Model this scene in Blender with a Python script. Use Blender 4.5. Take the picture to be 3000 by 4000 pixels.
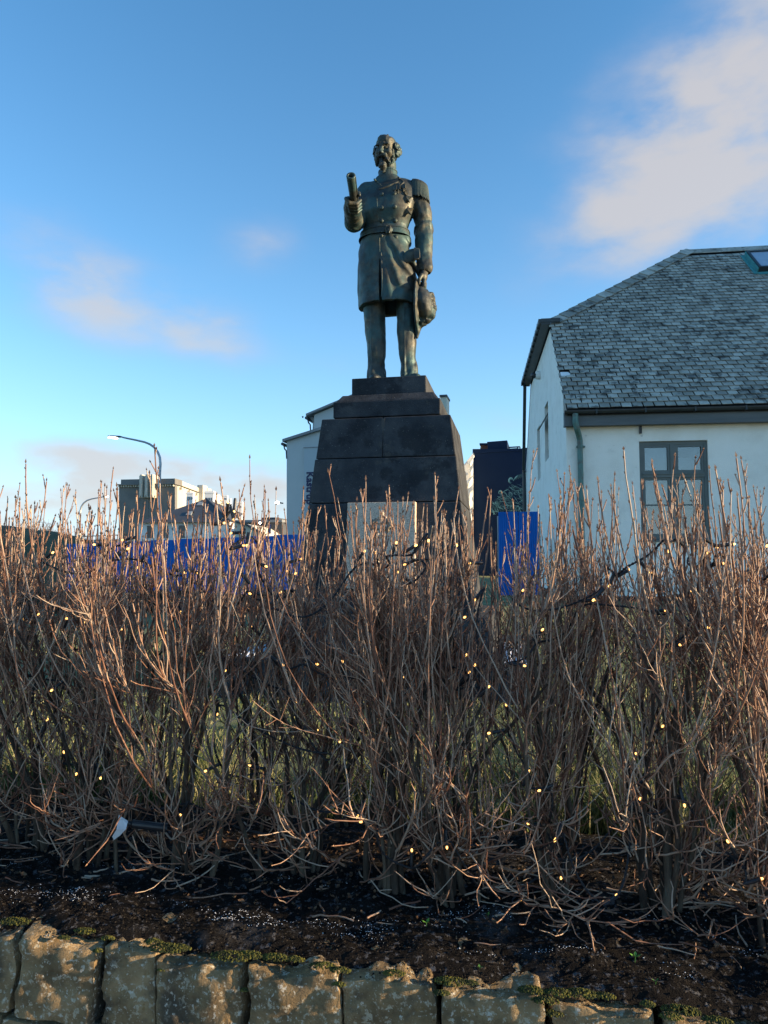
import bpy, math, random
import numpy as np
from mathutils import Vector, Matrix

scene = bpy.context.scene
for _o in list(bpy.data.objects):
    bpy.data.objects.remove(_o, do_unlink=True)
COL = scene.collection
R = math.radians
rng = np.random.default_rng(11)
random.seed(5)

# ------------------------------------------------------------------ camera
EYE = np.array([0.0, 0.0, 1.6])
PITCH = math.atan(200 / 2774)
FPX = 2774.0
cam_data = bpy.data.cameras.new('camera')
cam_data.sensor_fit = 'HORIZONTAL'
cam_data.sensor_width = 36.0
cam_data.lens = FPX / 3000 * 36
cam_data.clip_start = 0.05
cam_data.clip_end = 3000
cam = bpy.data.objects.new('camera', cam_data)
COL.objects.link(cam)
cam.location = EYE
cam.rotation_euler = (R(90) + PITCH, 0, 0)
scene.camera = cam

# ------------------------------------------------------------------ sun, sky, exposure
SUN_EL, SUN_AZ = R(10.0), R(99.2)          # azimuth clockwise from +Y
sun_dir = Vector((math.cos(SUN_EL) * math.sin(SUN_AZ), math.cos(SUN_EL) * math.cos(SUN_AZ), math.sin(SUN_EL)))
sun_data = bpy.data.lights.new('sun', 'SUN')
sun_data.energy = 5.0
sun_data.angle = R(0.6)
sun_data.color = (1.0, 0.74, 0.44)
sun = bpy.data.objects.new('sun', sun_data)
COL.objects.link(sun)
sun.location = (30, -2, 20)
sun.rotation_euler = sun_dir.to_track_quat('Z', 'Y').to_euler()

scene.view_settings.view_transform = 'Standard'
scene.view_settings.look = 'None'
scene.view_settings.gamma = 1.0
scene.view_settings.use_curve_mapping = False
scene.view_settings.exposure = 1.3

world = bpy.data.worlds.new('World')
scene.world = world
world.use_nodes = True
wn, wl = world.node_tree.nodes, world.node_tree.links
wn.clear()


def wmath(op, a, b=None, c=None, clamp=False):
    n = wn.new('ShaderNodeMath')
    n.operation = op
    n.use_clamp = clamp
    for i, v in enumerate((a, b, c)):
        if v is None:
            continue
        if isinstance(v, (int, float)):
            n.inputs[i].default_value = v
        else:
            wl.new(v, n.inputs[i])
    return n.outputs[0]


wout = wn.new('ShaderNodeOutputWorld')
wbg = wn.new('ShaderNodeBackground')
wbg.inputs['Strength'].default_value = 0.142
wl.new(wbg.outputs[0], wout.inputs['Surface'])
wsky = wn.new('ShaderNodeTexSky')
wsky.sky_type = 'NISHITA'
wsky.sun_disc = False
wsky.sun_elevation = SUN_EL
wsky.sun_rotation = SUN_AZ
wsky.altitude = 20
wsky.air_density = 1.0
wsky.dust_density = 0.1
wsky.ozone_density = 2.2
whs = wn.new('ShaderNodeHueSaturation')
whs.inputs['Saturation'].default_value = 1.22
whs.inputs['Hue'].default_value = 0.499
wl.new(wsky.outputs[0], whs.inputs['Color'])
wtc = wn.new('ShaderNodeTexCoord')
wsep = wn.new('ShaderNodeSeparateXYZ')
wl.new(wtc.outputs['Generated'], wsep.inputs[0])
w_az = wmath('ARCTAN2', wsep.outputs[0], wsep.outputs[1])
w_el = wmath('ARCSINE', wsep.outputs[2])


def wnoise(scale, detail, stretch=(1, 1, 2.2)):
    mp = wn.new('ShaderNodeMapping')
    mp.inputs['Scale'].default_value = stretch
    wl.new(wtc.outputs['Generated'], mp.inputs[0])
    n = wn.new('ShaderNodeTexNoise')
    n.inputs['Scale'].default_value = scale
    n.inputs['Detail'].default_value = detail
    n.inputs['Roughness'].default_value = 0.52
    wl.new(mp.outputs[0], n.inputs['Vector'])
    return n.outputs['Fac']


def ray(px, py):
    u = (px - 1500) / FPX
    v = (2000 - py) / FPX
    cp, sp = math.cos(PITCH), math.sin(PITCH)
    d = np.array([u, cp - v * sp, sp + v * cp])
    return d / np.linalg.norm(d)


def P(px, py, Y):
    d = ray(px, py)
    return EYE + d * (Y / d[1])


# the clouds of the photograph, each an ellipse of directions (azimuth, elevation, half widths, tilt, weight)
CLOUDS = [(2990, 180, 540, 270, -0.55, 0.95), (2600, 420, 400, 230, -0.5, 0.52), (2900, 740, 520, 250, -0.35, 0.85), (2400, 880, 460, 150, -0.3, 0.50), (2750, 560, 420, 130, -0.4, 0.25),
          (2200, 560, 300, 160, -0.4, 0.22),
          (230, 1070, 300, 190, 0.35, 0.68), (600, 1220, 380, 150, 0.30, 0.68), (850, 1290, 190, 110, 0.2, 0.5),
          (1010, 960, 200, 115, -0.2, 0.6), (330, 1790, 220, 66, 0.05, 1.1), (760, 1870, 520, 105, 0.0, 1.25),
          (120, 1960, 420, 70, 0.0, 0.9), (60, 2080, 300, 60, 0.0, 0.7), (900, 2010, 460, 120, 0, 0.95), (1900, 1640, 230, 80, 0.15, 0.42),
          (1980, 1810, 170, 70, 0, 0.36), (1330, 1420, 170, 60, 0, 0.26)]
w_sum = None
for (px, py, rx, ry, tilt, wgt) in CLOUDS:
    d = ray(px, py)
    a0, e0 = math.atan2(d[0], d[1]), math.asin(d[2])
    da = wmath('SUBTRACT', w_az, a0)
    de = wmath('SUBTRACT', w_el, e0)
    ct, st = math.cos(tilt), math.sin(tilt)
    p1 = wmath('SUBTRACT', wmath('MULTIPLY', da, ct), wmath('MULTIPLY', de, st))
    p2 = wmath('ADD', wmath('MULTIPLY', da, st), wmath('MULTIPLY', de, ct))
    q = wmath('ADD', wmath('POWER', wmath('ABSOLUTE', wmath('MULTIPLY', p1, FPX / rx)), 2.0),
              wmath('POWER', wmath('ABSOLUTE', wmath('MULTIPLY', p2, FPX / ry)), 2.0))
    g = wmath('MULTIPLY', wmath('EXPONENT', wmath('MULTIPLY', q, -1.0)), wgt)
    w_sum = g if w_sum is None else wmath('ADD', w_sum, g)
w_f1 = wnoise(7.0, 10)
w_f2 = wnoise(2.2, 5)
# scattered clouds of the same kind go on round the rest of the sky
w_out = wmath('MULTIPLY', wmath('MULTIPLY', wmath('SUBTRACT', w_f2, 0.52), 3.0, clamp=True),
              wmath('MULTIPLY', wmath('SUBTRACT', wmath('ABSOLUTE', w_az), 0.62), 4.0, clamp=True), clamp=True)
w_m = wmath('ADD', w_sum, w_out)
w_m = wmath('MULTIPLY', w_m, wmath('ADD', wmath('MULTIPLY', wmath('SUBTRACT', w_f1, 0.5), 3.0), 1.0))
wmr = wn.new('ShaderNodeMapRange')
wmr.interpolation_type = 'SMOOTHSTEP'
wmr.inputs['From Min'].default_value = 0.1
wmr.inputs['From Max'].default_value = 1.6
wmr.inputs['To Max'].default_value = 0.8
wl.new(w_m, wmr.inputs['Value'])
# cloud colour: cream where thick and sunward, lavender grey where thin or low
wcr = wn.new('ShaderNodeValToRGB')
wcr.color_ramp.elements[0].position = 0.15
wcr.color_ramp.elements[0].color = (1.3, 1.42, 2.05, 1)
wcr.color_ramp.elements[1].position = 0.85
wcr.color_ramp.elements[1].color = (2.0, 1.86, 1.8, 1)
wl.new(wmath('MULTIPLY', w_m, 0.85, clamp=True), wcr.inputs[0])
wmix = wn.new('ShaderNodeMix')
wmix.data_type = 'RGBA'
wl.new(wmr.outputs[0], wmix.inputs[0])
# pale cold air low in the sky, the same all the way round
wlow = wn.new('ShaderNodeMix')
wlow.data_type = 'RGBA'
wl.new(wmath('MULTIPLY', wmath('EXPONENT', wmath('MULTIPLY', wmath('MAXIMUM', w_el, 0.0), -5.5)), 0.82), wlow.inputs[0])
wl.new(whs.outputs[0], wlow.inputs[6])
wlow.inputs[7].default_value = (1.45, 2.4, 3.9, 1)
wl.new(wlow.outputs[2], wmix.inputs[6])
wl.new(wcr.outputs[0], wmix.inputs[7])
wl.new(wmix.outputs[2], wbg.inputs['Color'])

# ------------------------------------------------------------------ helpers: objects and names


def link(o, parent=None):
    COL.objects.link(o)
    if parent is not None:
        o.parent = parent
    return o


def thing(name, label, cat, loc=(0, 0, 0), rz=0.0, group=None):
    o = bpy.data.objects.new(name, None)
    o.empty_display_size = 0.1
    link(o)
    o.location = loc
    o.rotation_euler = (0, 0, rz)
    o['label'] = label
    o['category'] = cat
    if group:
        o['group'] = group
    return o


def tag(o, label=None, cat=None, group=None, kind=None):
    if label:
        o['label'] = label
    if cat:
        o['category'] = cat
    if group:
        o['group'] = group
    if kind:
        o['kind'] = kind
    return o


class MB:
    """collects polygons and links them as one mesh object"""

    def __init__(self):
        self.v, self.f, self.n = [], [], 0

    def add(self, V, F):
        V = np.asarray(V, float).reshape(-1, 3)
        self.v.append(V)
        self.f.append(np.asarray(F, int) + self.n)
        self.n += len(V)
        return self

    def poly(self, V):
        V = np.asarray(V, float)
        return self.add(V, [list(range(len(V)))])

    def box(self, lo, hi, M=None):
        x0, y0, z0 = lo
        x1, y1, z1 = hi
        V = np.array([[x0, y0, z0], [x1, y0, z0], [x1, y1, z0], [x0, y1, z0], [x0, y0, z1], [x1, y0, z1], [x1, y1, z1], [x0, y1, z1]])
        if M is not None:
            V = V @ np.asarray(M)[:3, :3].T + np.asarray(M)[:3, 3]
        return self.add(V, [[0, 3, 2, 1], [4, 5, 6, 7], [0, 1, 5, 4], [1, 2, 6, 5], [2, 3, 7, 6], [3, 0, 4, 7]])

    def frustum(self, b, t):
        """b, t: four corners each, anticlockwise seen from above"""
        V = np.vstack([b, t])
        return self.add(V, [[0, 3, 2, 1], [4, 5, 6, 7], [0, 1, 5, 4], [1, 2, 6, 5], [2, 3, 7, 6], [3, 0, 4, 7]])

    def prism(self, pts, vec):
        """flat polygon pts pushed along vec; pts run anticlockwise seen from the side vec points away from"""
        A = np.asarray(pts, float)
        n = len(A)
        B = A + np.asarray(vec, float)
        self.add(A, [list(range(n))])
        self.add(B, [list(range(n))[::-1]])
        for i in range(n):
            j = (i + 1) % n
            self.add([A[j], A[i], B[i], B[j]], [[0, 1, 2, 3]])
        return self

    def tube(self, pts, rad, sides=8, cap=True):
        pts = np.asarray(pts, float)
        n = len(pts)
        rad = np.full(n, rad) if np.isscalar(rad) else np.asarray(rad, float)
        T = np.gradient(pts, axis=0)
        T /= np.linalg.norm(T, axis=1, keepdims=True) + 1e-9
        ref = np.array([0, 0, 1.0]) if abs(T[0][2]) < 0.9 else np.array([1.0, 0, 0])
        N = np.cross(T, ref)
        for i in range(n):
            if np.linalg.norm(N[i]) < 1e-3:
                N[i] = np.cross(T[i], [0.3, 1, 0.1])
        N /= np.linalg.norm(N, axis=1, keepdims=True)
        for i in range(1, n):
            w = N[i - 1] - T[i] * np.dot(N[i - 1], T[i])
            N[i] = w / (np.linalg.norm(w) + 1e-9)
        B = np.cross(T, N)
        a = np.arange(sides) / sides * 2 * math.pi
        V = pts[:, None, :] + rad[:, None, None] * (np.cos(a)[None, :, None] * N[:, None, :] + np.sin(a)[None, :, None] * B[:, None, :])
        F = []
        for i in range(n - 1):
            for k in range(sides):
                k2 = (k + 1) % sides
                F.append([i * sides + k, i * sides + k2, (i + 1) * sides + k2, (i + 1) * sides + k])
        self.add(V.reshape(-1, 3), F)
        if cap:
            self.add(V[0], [list(range(sides))[::-1]])
            self.add(V[-1], [list(range(sides))])
        return self

    def lathe(self, prof, center, axis='z', sides=16, M=None):
        """prof: (radius, height) pairs"""
        prof = np.asarray(prof, float)
        a = np.arange(sides) / sides * 2 * math.pi
        V = np.stack([prof[:, 0][:, None] * np.cos(a), prof[:, 0][:, None] * np.sin(a), np.repeat(prof[:, 1][:, None], sides, 1)], -1).reshape(-1, 3)
        if M is not None:
            V = V @ np.asarray(M)[:3, :3].T
        V = V + np.asarray(center)
        F = []
        for i in range(len(prof) - 1):
            for k in range(sides):
                k2 = (k + 1) % sides
                F.append([i * sides + k, i * sides + k2, (i + 1) * sides + k2, (i + 1) * sides + k])
        return self.add(V, F)

    def ball(self, c, r, seg=10, rings=6, M=None):
        r = np.full(3, r) if np.isscalar(r) else np.asarray(r)
        th = np.linspace(-math.pi / 2, math.pi / 2, rings + 1)
        a = np.arange(seg) / seg * 2 * math.pi
        V = np.stack([np.cos(th)[:, None] * np.cos(a), np.cos(th)[:, None] * np.sin(a), np.repeat(np.sin(th)[:, None], seg, 1)], -1).reshape(-1, 3) * r
        if M is not None:
            V = V @ np.asarray(M)[:3, :3].T
        F = []
        for i in range(rings):
            for k in range(seg):
                k2 = (k + 1) % seg
                F.append([i * seg + k, i * seg + k2, (i + 1) * seg + k2, (i + 1) * seg + k])
        return self.add(V + np.asarray(c), F)

    def mesh(self, name, off=None):
        me = bpy.data.meshes.new(name)
        if not self.v:
            return me
        V = np.vstack(self.v)
        if off is not None:
            V = V - np.asarray(off)
        idx, starts, totals, s = [], [], [], 0
        for f in self.f:
            m, k = f.shape
            idx.append(f.ravel())
            starts.append(s + np.arange(m) * k)
            totals.append(np.full(m, k))
            s += m * k
        idx = np.concatenate(idx)
        starts = np.concatenate(starts)
        me.vertices.add(len(V))
        me.vertices.foreach_set('co', V.astype(np.float32).ravel())
        me.loops.add(len(idx))
        me.loops.foreach_set('vertex_index', idx.astype(np.int32))
        me.polygons.add(len(starts))
        me.polygons.foreach_set('loop_start', starts.astype(np.int32))
        try:
            me.polygons.foreach_set('loop_total', np.concatenate(totals).astype(np.int32))
        except Exception:
            pass
        me.update(calc_edges=True)
        me.polygons.foreach_set('use_smooth', np.zeros(len(me.polygons), bool))
        return me

    def build(self, name, mat, parent=None, off=None, smooth=False, local=False):
        if off is None and parent is not None and not local:
            off = world_loc(parent)
        me = self.mesh(name, off)
        return mesh_obj(name, me, mat, parent, smooth)


def world_loc(o):
    p = np.zeros(3)
    while o is not None:
        p = p + np.array(o.location)
        o = o.parent
    return p


def mesh_obj(name, me, mat, parent=None, smooth=False):
    if mat is not None and len(me.materials) == 0:
        me.materials.append(mat)
    if smooth:
        me.polygons.foreach_set('use_smooth', np.ones(len(me.polygons), bool))
    o = bpy.data.objects.new(name, me)
    return link(o, parent)


def bevelled(me, width, segs=2, angle=0.6):
    import bmesh
    bm = bmesh.new()
    bm.from_mesh(me)
    bmesh.ops.remove_doubles(bm, verts=bm.verts, dist=1e-5)
    ed = [e for e in bm.edges if len(e.link_faces) == 2 and e.calc_face_angle(0) > angle]
    bmesh.ops.bevel(bm, geom=ed, offset=width, segments=segs, affect='EDGES', profile=0.6)
    bmesh.ops.recalc_face_normals(bm, faces=bm.faces)
    bm.to_mesh(me)
    bm.free()
    me.update()
    return me


class Noise3:
    """cheap smooth noise in numpy: a sum of plane waves"""

    def __init__(self, seed, n=14, f0=1.0, octaves=3):
        r = np.random.default_rng(seed)
        self.w = []
        for o in range(octaves):
            k = r.normal(size=(n, 3))
            k = k / np.linalg.norm(k, axis=1, keepdims=True) * f0 * 2 ** o * r.uniform(0.6, 1.4, (n, 1)) * 2 * math.pi
            self.w.append((k, r.uniform(0, 6.28, n), 0.55 ** o * math.sqrt(2 / n)))

    def __call__(self, x, y, z):
        s = 0
        for k, p, a in self.w:
            for i in range(len(k)):
                s = s + a * np.sin(k[i, 0] * x + k[i, 1] * y + k[i, 2] * z + p[i])
        return s


# ------------------------------------------------------------------ materials


def mat(name, cols, scale=4.0, rough=0.8, metal=0.0, bump=0.0, bscale=60.0, island=0.0, detail=6.0, spots=None, lo=0.3, hi=0.7,
        emit=None, spec=0.5, stretch=None, rough2=None, world=False):
    """procedural surface: noise between the colours, optional spots (colour, scale, threshold, softness), random lightness per piece, relief"""
    m = bpy.data.materials.new(name)
    m.use_nodes = True
    nt = m.node_tree
    N, L = nt.nodes, nt.links
    b = N['Principled BSDF']
    tc = N.new('ShaderNodeTexCoord')
    geo = N.new('ShaderNodeNewGeometry')
    vec = geo.outputs['Position'] if world else tc.outputs['Object']
    if stretch:
        mp = N.new('ShaderNodeMapping')
        mp.inputs['Scale'].default_value = stretch
        L.new(vec, mp.inputs[0])
        vec = mp.outputs[0]

    def noise(s, d=detail, rr=0.6):
        n = N.new('ShaderNodeTexNoise')
        n.inputs['Scale'].default_value = s
        n.inputs['Detail'].default_value = d
        n.inputs['Roughness'].default_value = rr
        L.new(vec, n.inputs['Vector'])
        return n.outputs['Fac']

    if len(cols) == 1:
        cols = [cols[0], cols[0]]
    cr = N.new('ShaderNodeValToRGB')
    els = cr.color_ramp.elements
    while len(els) < len(cols):
        els.new(0.5)
    for i, c in enumerate(cols):
        els[i].position = lo + (hi - lo) * i / (len(cols) - 1)
        els[i].color = (*c, 1)
    base = noise(scale)
    if island:
        ma = N.new('ShaderNodeMath')
        ma.operation = 'MULTIPLY_ADD'
        oi = N.new('ShaderNodeObjectInfo')
        sm = N.new('ShaderNodeMath')
        sm.operation = 'ADD'
        L.new(geo.outputs['Random Per Island'], sm.inputs[0])
        L.new(oi.outputs['Random'], sm.inputs[1])
        fr = N.new('ShaderNodeMath')
        fr.operation = 'FRACT'
        L.new(sm.outputs[0], fr.inputs[0])
        L.new(fr.outputs[0], ma.inputs[0])
        ma.inputs[1].default_value = island
        ma.inputs[2].default_value = -island / 2
        ad = N.new('ShaderNodeMath')
        ad.operation = 'ADD'
        L.new(base, ad.inputs[0])
        L.new(ma.outputs[0], ad.inputs[1])
        base = ad.outputs[0]
    L.new(base, cr.inputs[0])
    col = cr.outputs[0]
    for sp in (spots or []):
        c, s, th, soft = sp[:4]
        mr = N.new('ShaderNodeMapRange')
        mr.interpolation_type = 'SMOOTHSTEP'
        mr.inputs['From Min'].default_value = th - soft
        mr.inputs['From Max'].default_value = th + soft
        mr.inputs['To Max'].default_value = sp[4] if len(sp) > 4 else 1.0
        L.new(noise(s, 5, 0.65), mr.inputs['Value'])
        mx = N.new('ShaderNodeMix')
        mx.data_type = 'RGBA'
        L.new(mr.outputs[0], mx.inputs[0])
        L.new(col, mx.inputs[6])
        mx.inputs[7].default_value = (*c, 1)
        col = mx.outputs[2]
    L.new(col, b.inputs['Base Color'])
    b.inputs['Metallic'].default_value = metal
    b.inputs['Specular IOR Level'].default_value = spec
    if rough2 is None:
        b.inputs['Roughness'].default_value = rough
    else:
        mr = N.new('ShaderNodeMapRange')
        mr.inputs['From Min'].default_value = 0.35
        mr.inputs['From Max'].default_value = 0.65
        mr.inputs['To Min'].default_value = rough
        mr.inputs['To Max'].default_value = rough2
        L.new(noise(scale * 1.7), mr.inputs['Value'])
        L.new(mr.outputs[0], b.inputs['Roughness'])
    if bump:
        bp = N.new('ShaderNodeBump')
        bp.inputs['Strength'].default_value = bump
        bp.inputs['Distance'].default_value = 0.02
        L.new(noise(bscale, 8, 0.65), bp.inputs['Height'])
        L.new(bp.outputs[0], b.inputs['Normal'])
    if emit:
        b.inputs['Emission Color'].default_value = (*emit[0], 1)
        b.inputs['Emission Strength'].default_value = emit[1]
    return m


def glass_mat(name, tint, mix=0.28):
    m = bpy.data.materials.new(name)
    m.use_nodes = True
    N, L = m.node_tree.nodes, m.node_tree.links
    N.clear()
    o = N.new('ShaderNodeOutputMaterial')
    mx = N.new('ShaderNodeMixShader')
    t = N.new('ShaderNodeBsdfTransparent')
    t.inputs[0].default_value = (*tint, 1)
    g = N.new('ShaderNodeBsdfGlossy')
    g.inputs['Roughness'].default_value = 0.03
    mx.inputs[0].default_value = mix
    L.new(t.outputs[0], mx.inputs[1])
    L.new(g.outputs[0], mx.inputs[2])
    L.new(mx.outputs[0], o.inputs[0])
    return m


def hexc(r, g, b):
    f = lambda c: (c / 255 / 12.92) if c / 255 <= 0.04045 else ((c / 255 + 0.055) / 1.055) ** 2.4
    return (f(r), f(g), f(b))


MAT = {}
MAT['soil'] = mat('dark_volcanic_soil', [(0.010, 0.009, 0.009), (0.022, 0.019, 0.017), (0.045, 0.036, 0.028)], scale=22, rough=0.95, bump=0.9, bscale=90)
MAT['frosty_soil'] = mat('frosted_soil', spec=0.08, cols=[(0.005, 0.005, 0.005), (0.010, 0.009, 0.009), (0.020, 0.017, 0.015)], scale=22, rough=0.9, bump=0.9, bscale=90,
                         spots=[((0.30, 0.31, 0.34), 3.3, 0.62, 0.06, 0.10), ((0.42, 0.44, 0.5), 45, 0.60, 0.05, 0.22)])
MAT['crumb'] = mat('soil_crumb', spec=0.1, cols=[(0.006, 0.006, 0.006), (0.014, 0.012, 0.011), (0.05, 0.04, 0.03)], scale=30, rough=0.95, island=0.7)
MAT['lawn'] = mat('winter_turf', [(0.06, 0.085, 0.024), (0.125, 0.15, 0.055), (0.22, 0.21, 0.11)], scale=3.0, rough=0.95, bump=0.8, bscale=160,
                  spots=[((0.20, 0.185, 0.11), 30, 0.6, 0.1, 0.7)])
MAT['grass'] = mat('grass_blade', [(0.065, 0.10, 0.025), (0.135, 0.165, 0.052), (0.34, 0.31, 0.16)], scale=2.0, rough=0.8, island=0.6)
MAT['path'] = mat('frosty_paving', [(0.28, 0.29, 0.32), (0.38, 0.39, 0.43)], scale=6, rough=0.9, bump=0.3)
MAT['snow'] = mat('crusted_snow', [(0.68, 0.71, 0.78), (0.82, 0.84, 0.88)], scale=9, rough=0.7, bump=0.4, bscale=40)
MAT['asphalt'] = mat('asphalt', [(0.04, 0.04, 0.042), (0.065, 0.065, 0.068)], scale=9, rough=0.95)
MAT['hill_grass'] = mat('dull_hill_grass', [(0.05, 0.055, 0.025), (0.10, 0.09, 0.04)], scale=0.4, rough=1.0, bump=0.5, bscale=6)
# ================================================================== the bronze statue
ST_RZ = R(-10.8)
_S = P(1521, 1468, 9.0)
ST_C = np.array([_S[0], _S[1], 0.0])
ST_u = np.array([math.cos(ST_RZ), math.sin(ST_RZ), 0.0])
ST_v = np.array([-math.sin(ST_RZ), math.cos(ST_RZ), 0.0])


def on_depth(px, py, dy, org=None):
    """point on the sight line through a pixel that lies dy behind the pedestal's centre plane, in the pedestal's own axes"""
    d = ray(px, py)
    o = EYE - ST_C
    t = (dy - o @ ST_v) / (d @ ST_v)
    p = o + d * t
    return np.array([p @ ST_u, p @ ST_v, p[2]])


ST_Z = on_depth(1519, 1471, -0.45)[2]


def Lp(px, py, dy=0.0):
    p = on_depth(px, py, dy)
    p[2] -= ST_Z
    return p


class Field:
    def __init__(self, lo, hi, h):
        self.lo, self.h = np.array(lo, float), h
        self.n = np.ceil((np.array(hi) - self.lo) / h).astype(int) + 1
        self.ax = [(self.lo[i] + h * np.arange(self.n[i])).astype(np.float32) for i in range(3)]
        self.D = np.full(self.n, 0.3, np.float32)

    def part(self, lo, hi):
        sl, g = [], []
        for i in range(3):
            a = int(np.clip(np.floor((lo[i] - self.lo[i]) / self.h), 0, self.n[i] - 1))
            b = int(np.clip(np.ceil((hi[i] - self.lo[i]) / self.h) + 1, a + 1, self.n[i]))
            sl.append(slice(a, b))
            sh = [1, 1, 1]
            sh[i] = b - a
            g.append(self.ax[i][a:b].reshape(sh))
        return tuple(sl), g

    def add(self, fn, lo, hi, k=0.02):
        m = k + 3 * self.h
        sl, g = self.part(np.array(lo) - m, np.array(hi) + m)
        d = fn(*g)
        D = self.D[sl]
        if k > 0:
            hh = np.clip(0.5 + 0.5 * (D - d) / k, 0, 1)
            self.D[sl] = D * (1 - hh) + d * hh - k * hh * (1 - hh)
        else:
            self.D[sl] = np.minimum(D, d)

    def sub(self, fn, lo, hi, k=0.01):
        sl, g = self.part(np.array(lo) - 0.01, np.array(hi) + 0.01)
        d = -fn(*g)
        D = self.D[sl]
        hh = np.clip(0.5 - 0.5 * (D - d) / max(k, 1e-5), 0, 1)
        self.D[sl] = D * (1 - hh) + d * hh + k * hh * (1 - hh)

    def capsule(self, a, b, ra, rb, k=0.02, sub=False, flat=None):
        a, b = np.array(a, float), np.array(b, float)
        ba = b - a
        L2 = ba @ ba + 1e-9
        r = max(ra, rb)

        def fn(x, y, z):
            px, py, pz = x - a[0], y - a[1], z - a[2]
            t = np.clip((px * ba[0] + py * ba[1] + pz * ba[2]) / L2, 0, 1)
            dx, dy, dz = px - t * ba[0], py - t * ba[1], pz - t * ba[2]
            return np.sqrt(dx * dx + dy * dy + dz * dz) - (ra + (rb - ra) * t)
        lo, hi = np.minimum(a, b) - r, np.maximum(a, b) + r
        (self.sub if sub else self.add)(fn, lo, hi, k)

    def chain(self, pts, rs, k=0.02):
        for i in range(len(pts) - 1):
            self.capsule(pts[i], pts[i + 1], rs[i], rs[i + 1], k)

    def ell(self, c, r, k=0.02, M=None, sub=False):
        c, r = np.array(c, float), np.array(r, float)
        M = np.eye(3) if M is None else np.asarray(M)
        ext = np.abs(M) @ r

        def fn(x, y, z):
            px, py, pz = x - c[0], y - c[1], z - c[2]
            q = [(M[0, i] * px + M[1, i] * py + M[2, i] * pz) for i in range(3)]
            k0 = np.sqrt(sum((q[i] / r[i]) ** 2 for i in range(3)))
            k1 = np.sqrt(sum((q[i] / r[i] ** 2) ** 2 for i in range(3))) + 1e-6
            return k0 * (k0 - 1) / k1
        (self.sub if sub else self.add)(fn, c - ext, c + ext, k)

    def loft(self, z, cx, cy, a, b, n=2.3, k=0.02, sub=False, grow=0.0, ztop=None, zbot=None):
        z = np.asarray(z, float)
        o = np.argsort(z)
        z, cx, cy, a, b = z[o], np.asarray(cx)[o], np.asarray(cy)[o], np.asarray(a)[o] + grow, np.asarray(b)[o] + grow
        zt = z[-1] if ztop is None else ztop
        zb = z[0] if zbot is None else zbot

        def fn(x, y, zz):
            f = zz.ravel()
            # smooth interpolation of the section along the height
            I = lambda q: np.interp(f, z, q).reshape(zz.shape)
            A, B = I(a), I(b)
            r = (np.abs((x - I(cx)) / A) ** n + np.abs((y - I(cy)) / B) ** n + 1e-9) ** (1 / n)
            d = (r - 1) * np.minimum(A, B)
            return np.maximum(d, np.maximum(zz - zt, zb - zz))
        lo = [np.min(cx - a), np.min(cy - b), zb]
        hi = [np.max(cx + a), np.max(cy + b), zt]
        (self.sub if sub else self.add)(fn, lo, hi, k)

    def displace(self, fn, lo, hi):
        sl, g = self.part(lo, hi)
        D = self.D[sl]
        w = np.clip(1 - np.abs(D) / 0.06, 0, 1)
        self.D[sl] = D + fn(*g) * w

    def at(self, p):
        q = (np.asarray(p) - self.lo) / self.h
        i = np.floor(q).astype(int)
        if (i < 0).any() or (i >= self.n - 1).any():
            return 1.0
        f = q - i
        c = self.D[i[0]:i[0] + 2, i[1]:i[1] + 2, i[2]:i[2] + 2]
        c = c[0] * (1 - f[0]) + c[1] * f[0]
        c = c[0] * (1 - f[1]) + c[1] * f[1]
        return float(c[0] * (1 - f[2]) + c[1] * f[2])

    def front(self, px, py, y0=-0.9, y1=0.3):
        """first point of the surface met by the sight line through a pixel"""
        for dy in np.arange(y0, y1, 0.004):
            p = Lp(px, py, dy)
            if self.at(p) < 0:
                return p
        return Lp(px, py, -0.2)

    def nets(self):
        D = self.D
        D[0], D[-1], D[:, 0], D[:, -1], D[:, :, 0], D[:, :, -1] = [np.maximum(q, 0.01) for q in (D[0], D[-1], D[:, 0], D[:, -1], D[:, :, 0], D[:, :, -1])]
        S = D < 0
        cnt = np.zeros(np.array(D.shape) - 1, np.int8)
        offs = [(i, j, k) for i in (0, 1) for j in (0, 1) for k in (0, 1)]
        cs = [slice(o, o - 1 if o == 0 else None) for o in (0, 1)]
        for o in offs:
            cnt += S[cs[o[0]], cs[o[1]], cs[o[2]]]
        act = (cnt > 0) & (cnt < 8)
        I = np.argwhere(act)
        val = {o: D[I[:, 0] + o[0], I[:, 1] + o[1], I[:, 2] + o[2]] for o in offs}
        acc, num = np.zeros((len(I), 3)), np.zeros(len(I))
        for a in offs:
            for ax in range(3):
                if a[ax] == 0:
                    b = tuple(1 if q == ax else a[q] for q in range(3))
                    va, vb = val[a], val[b]
                    cr = (va < 0) != (vb < 0)
                    t = np.where(cr, va / np.where(cr, va - vb, 1), 0)
                    p = np.array(a, float)[None, :].repeat(len(I), 0)
                    p[:, ax] += t
                    acc[cr] += p[cr]
                    num += cr
        V = self.lo + self.h * (I + acc / num[:, None])
        idx = np.full(act.shape, -1, np.int64)
        idx[tuple(I.T)] = np.arange(len(I))
        Q = []
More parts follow.
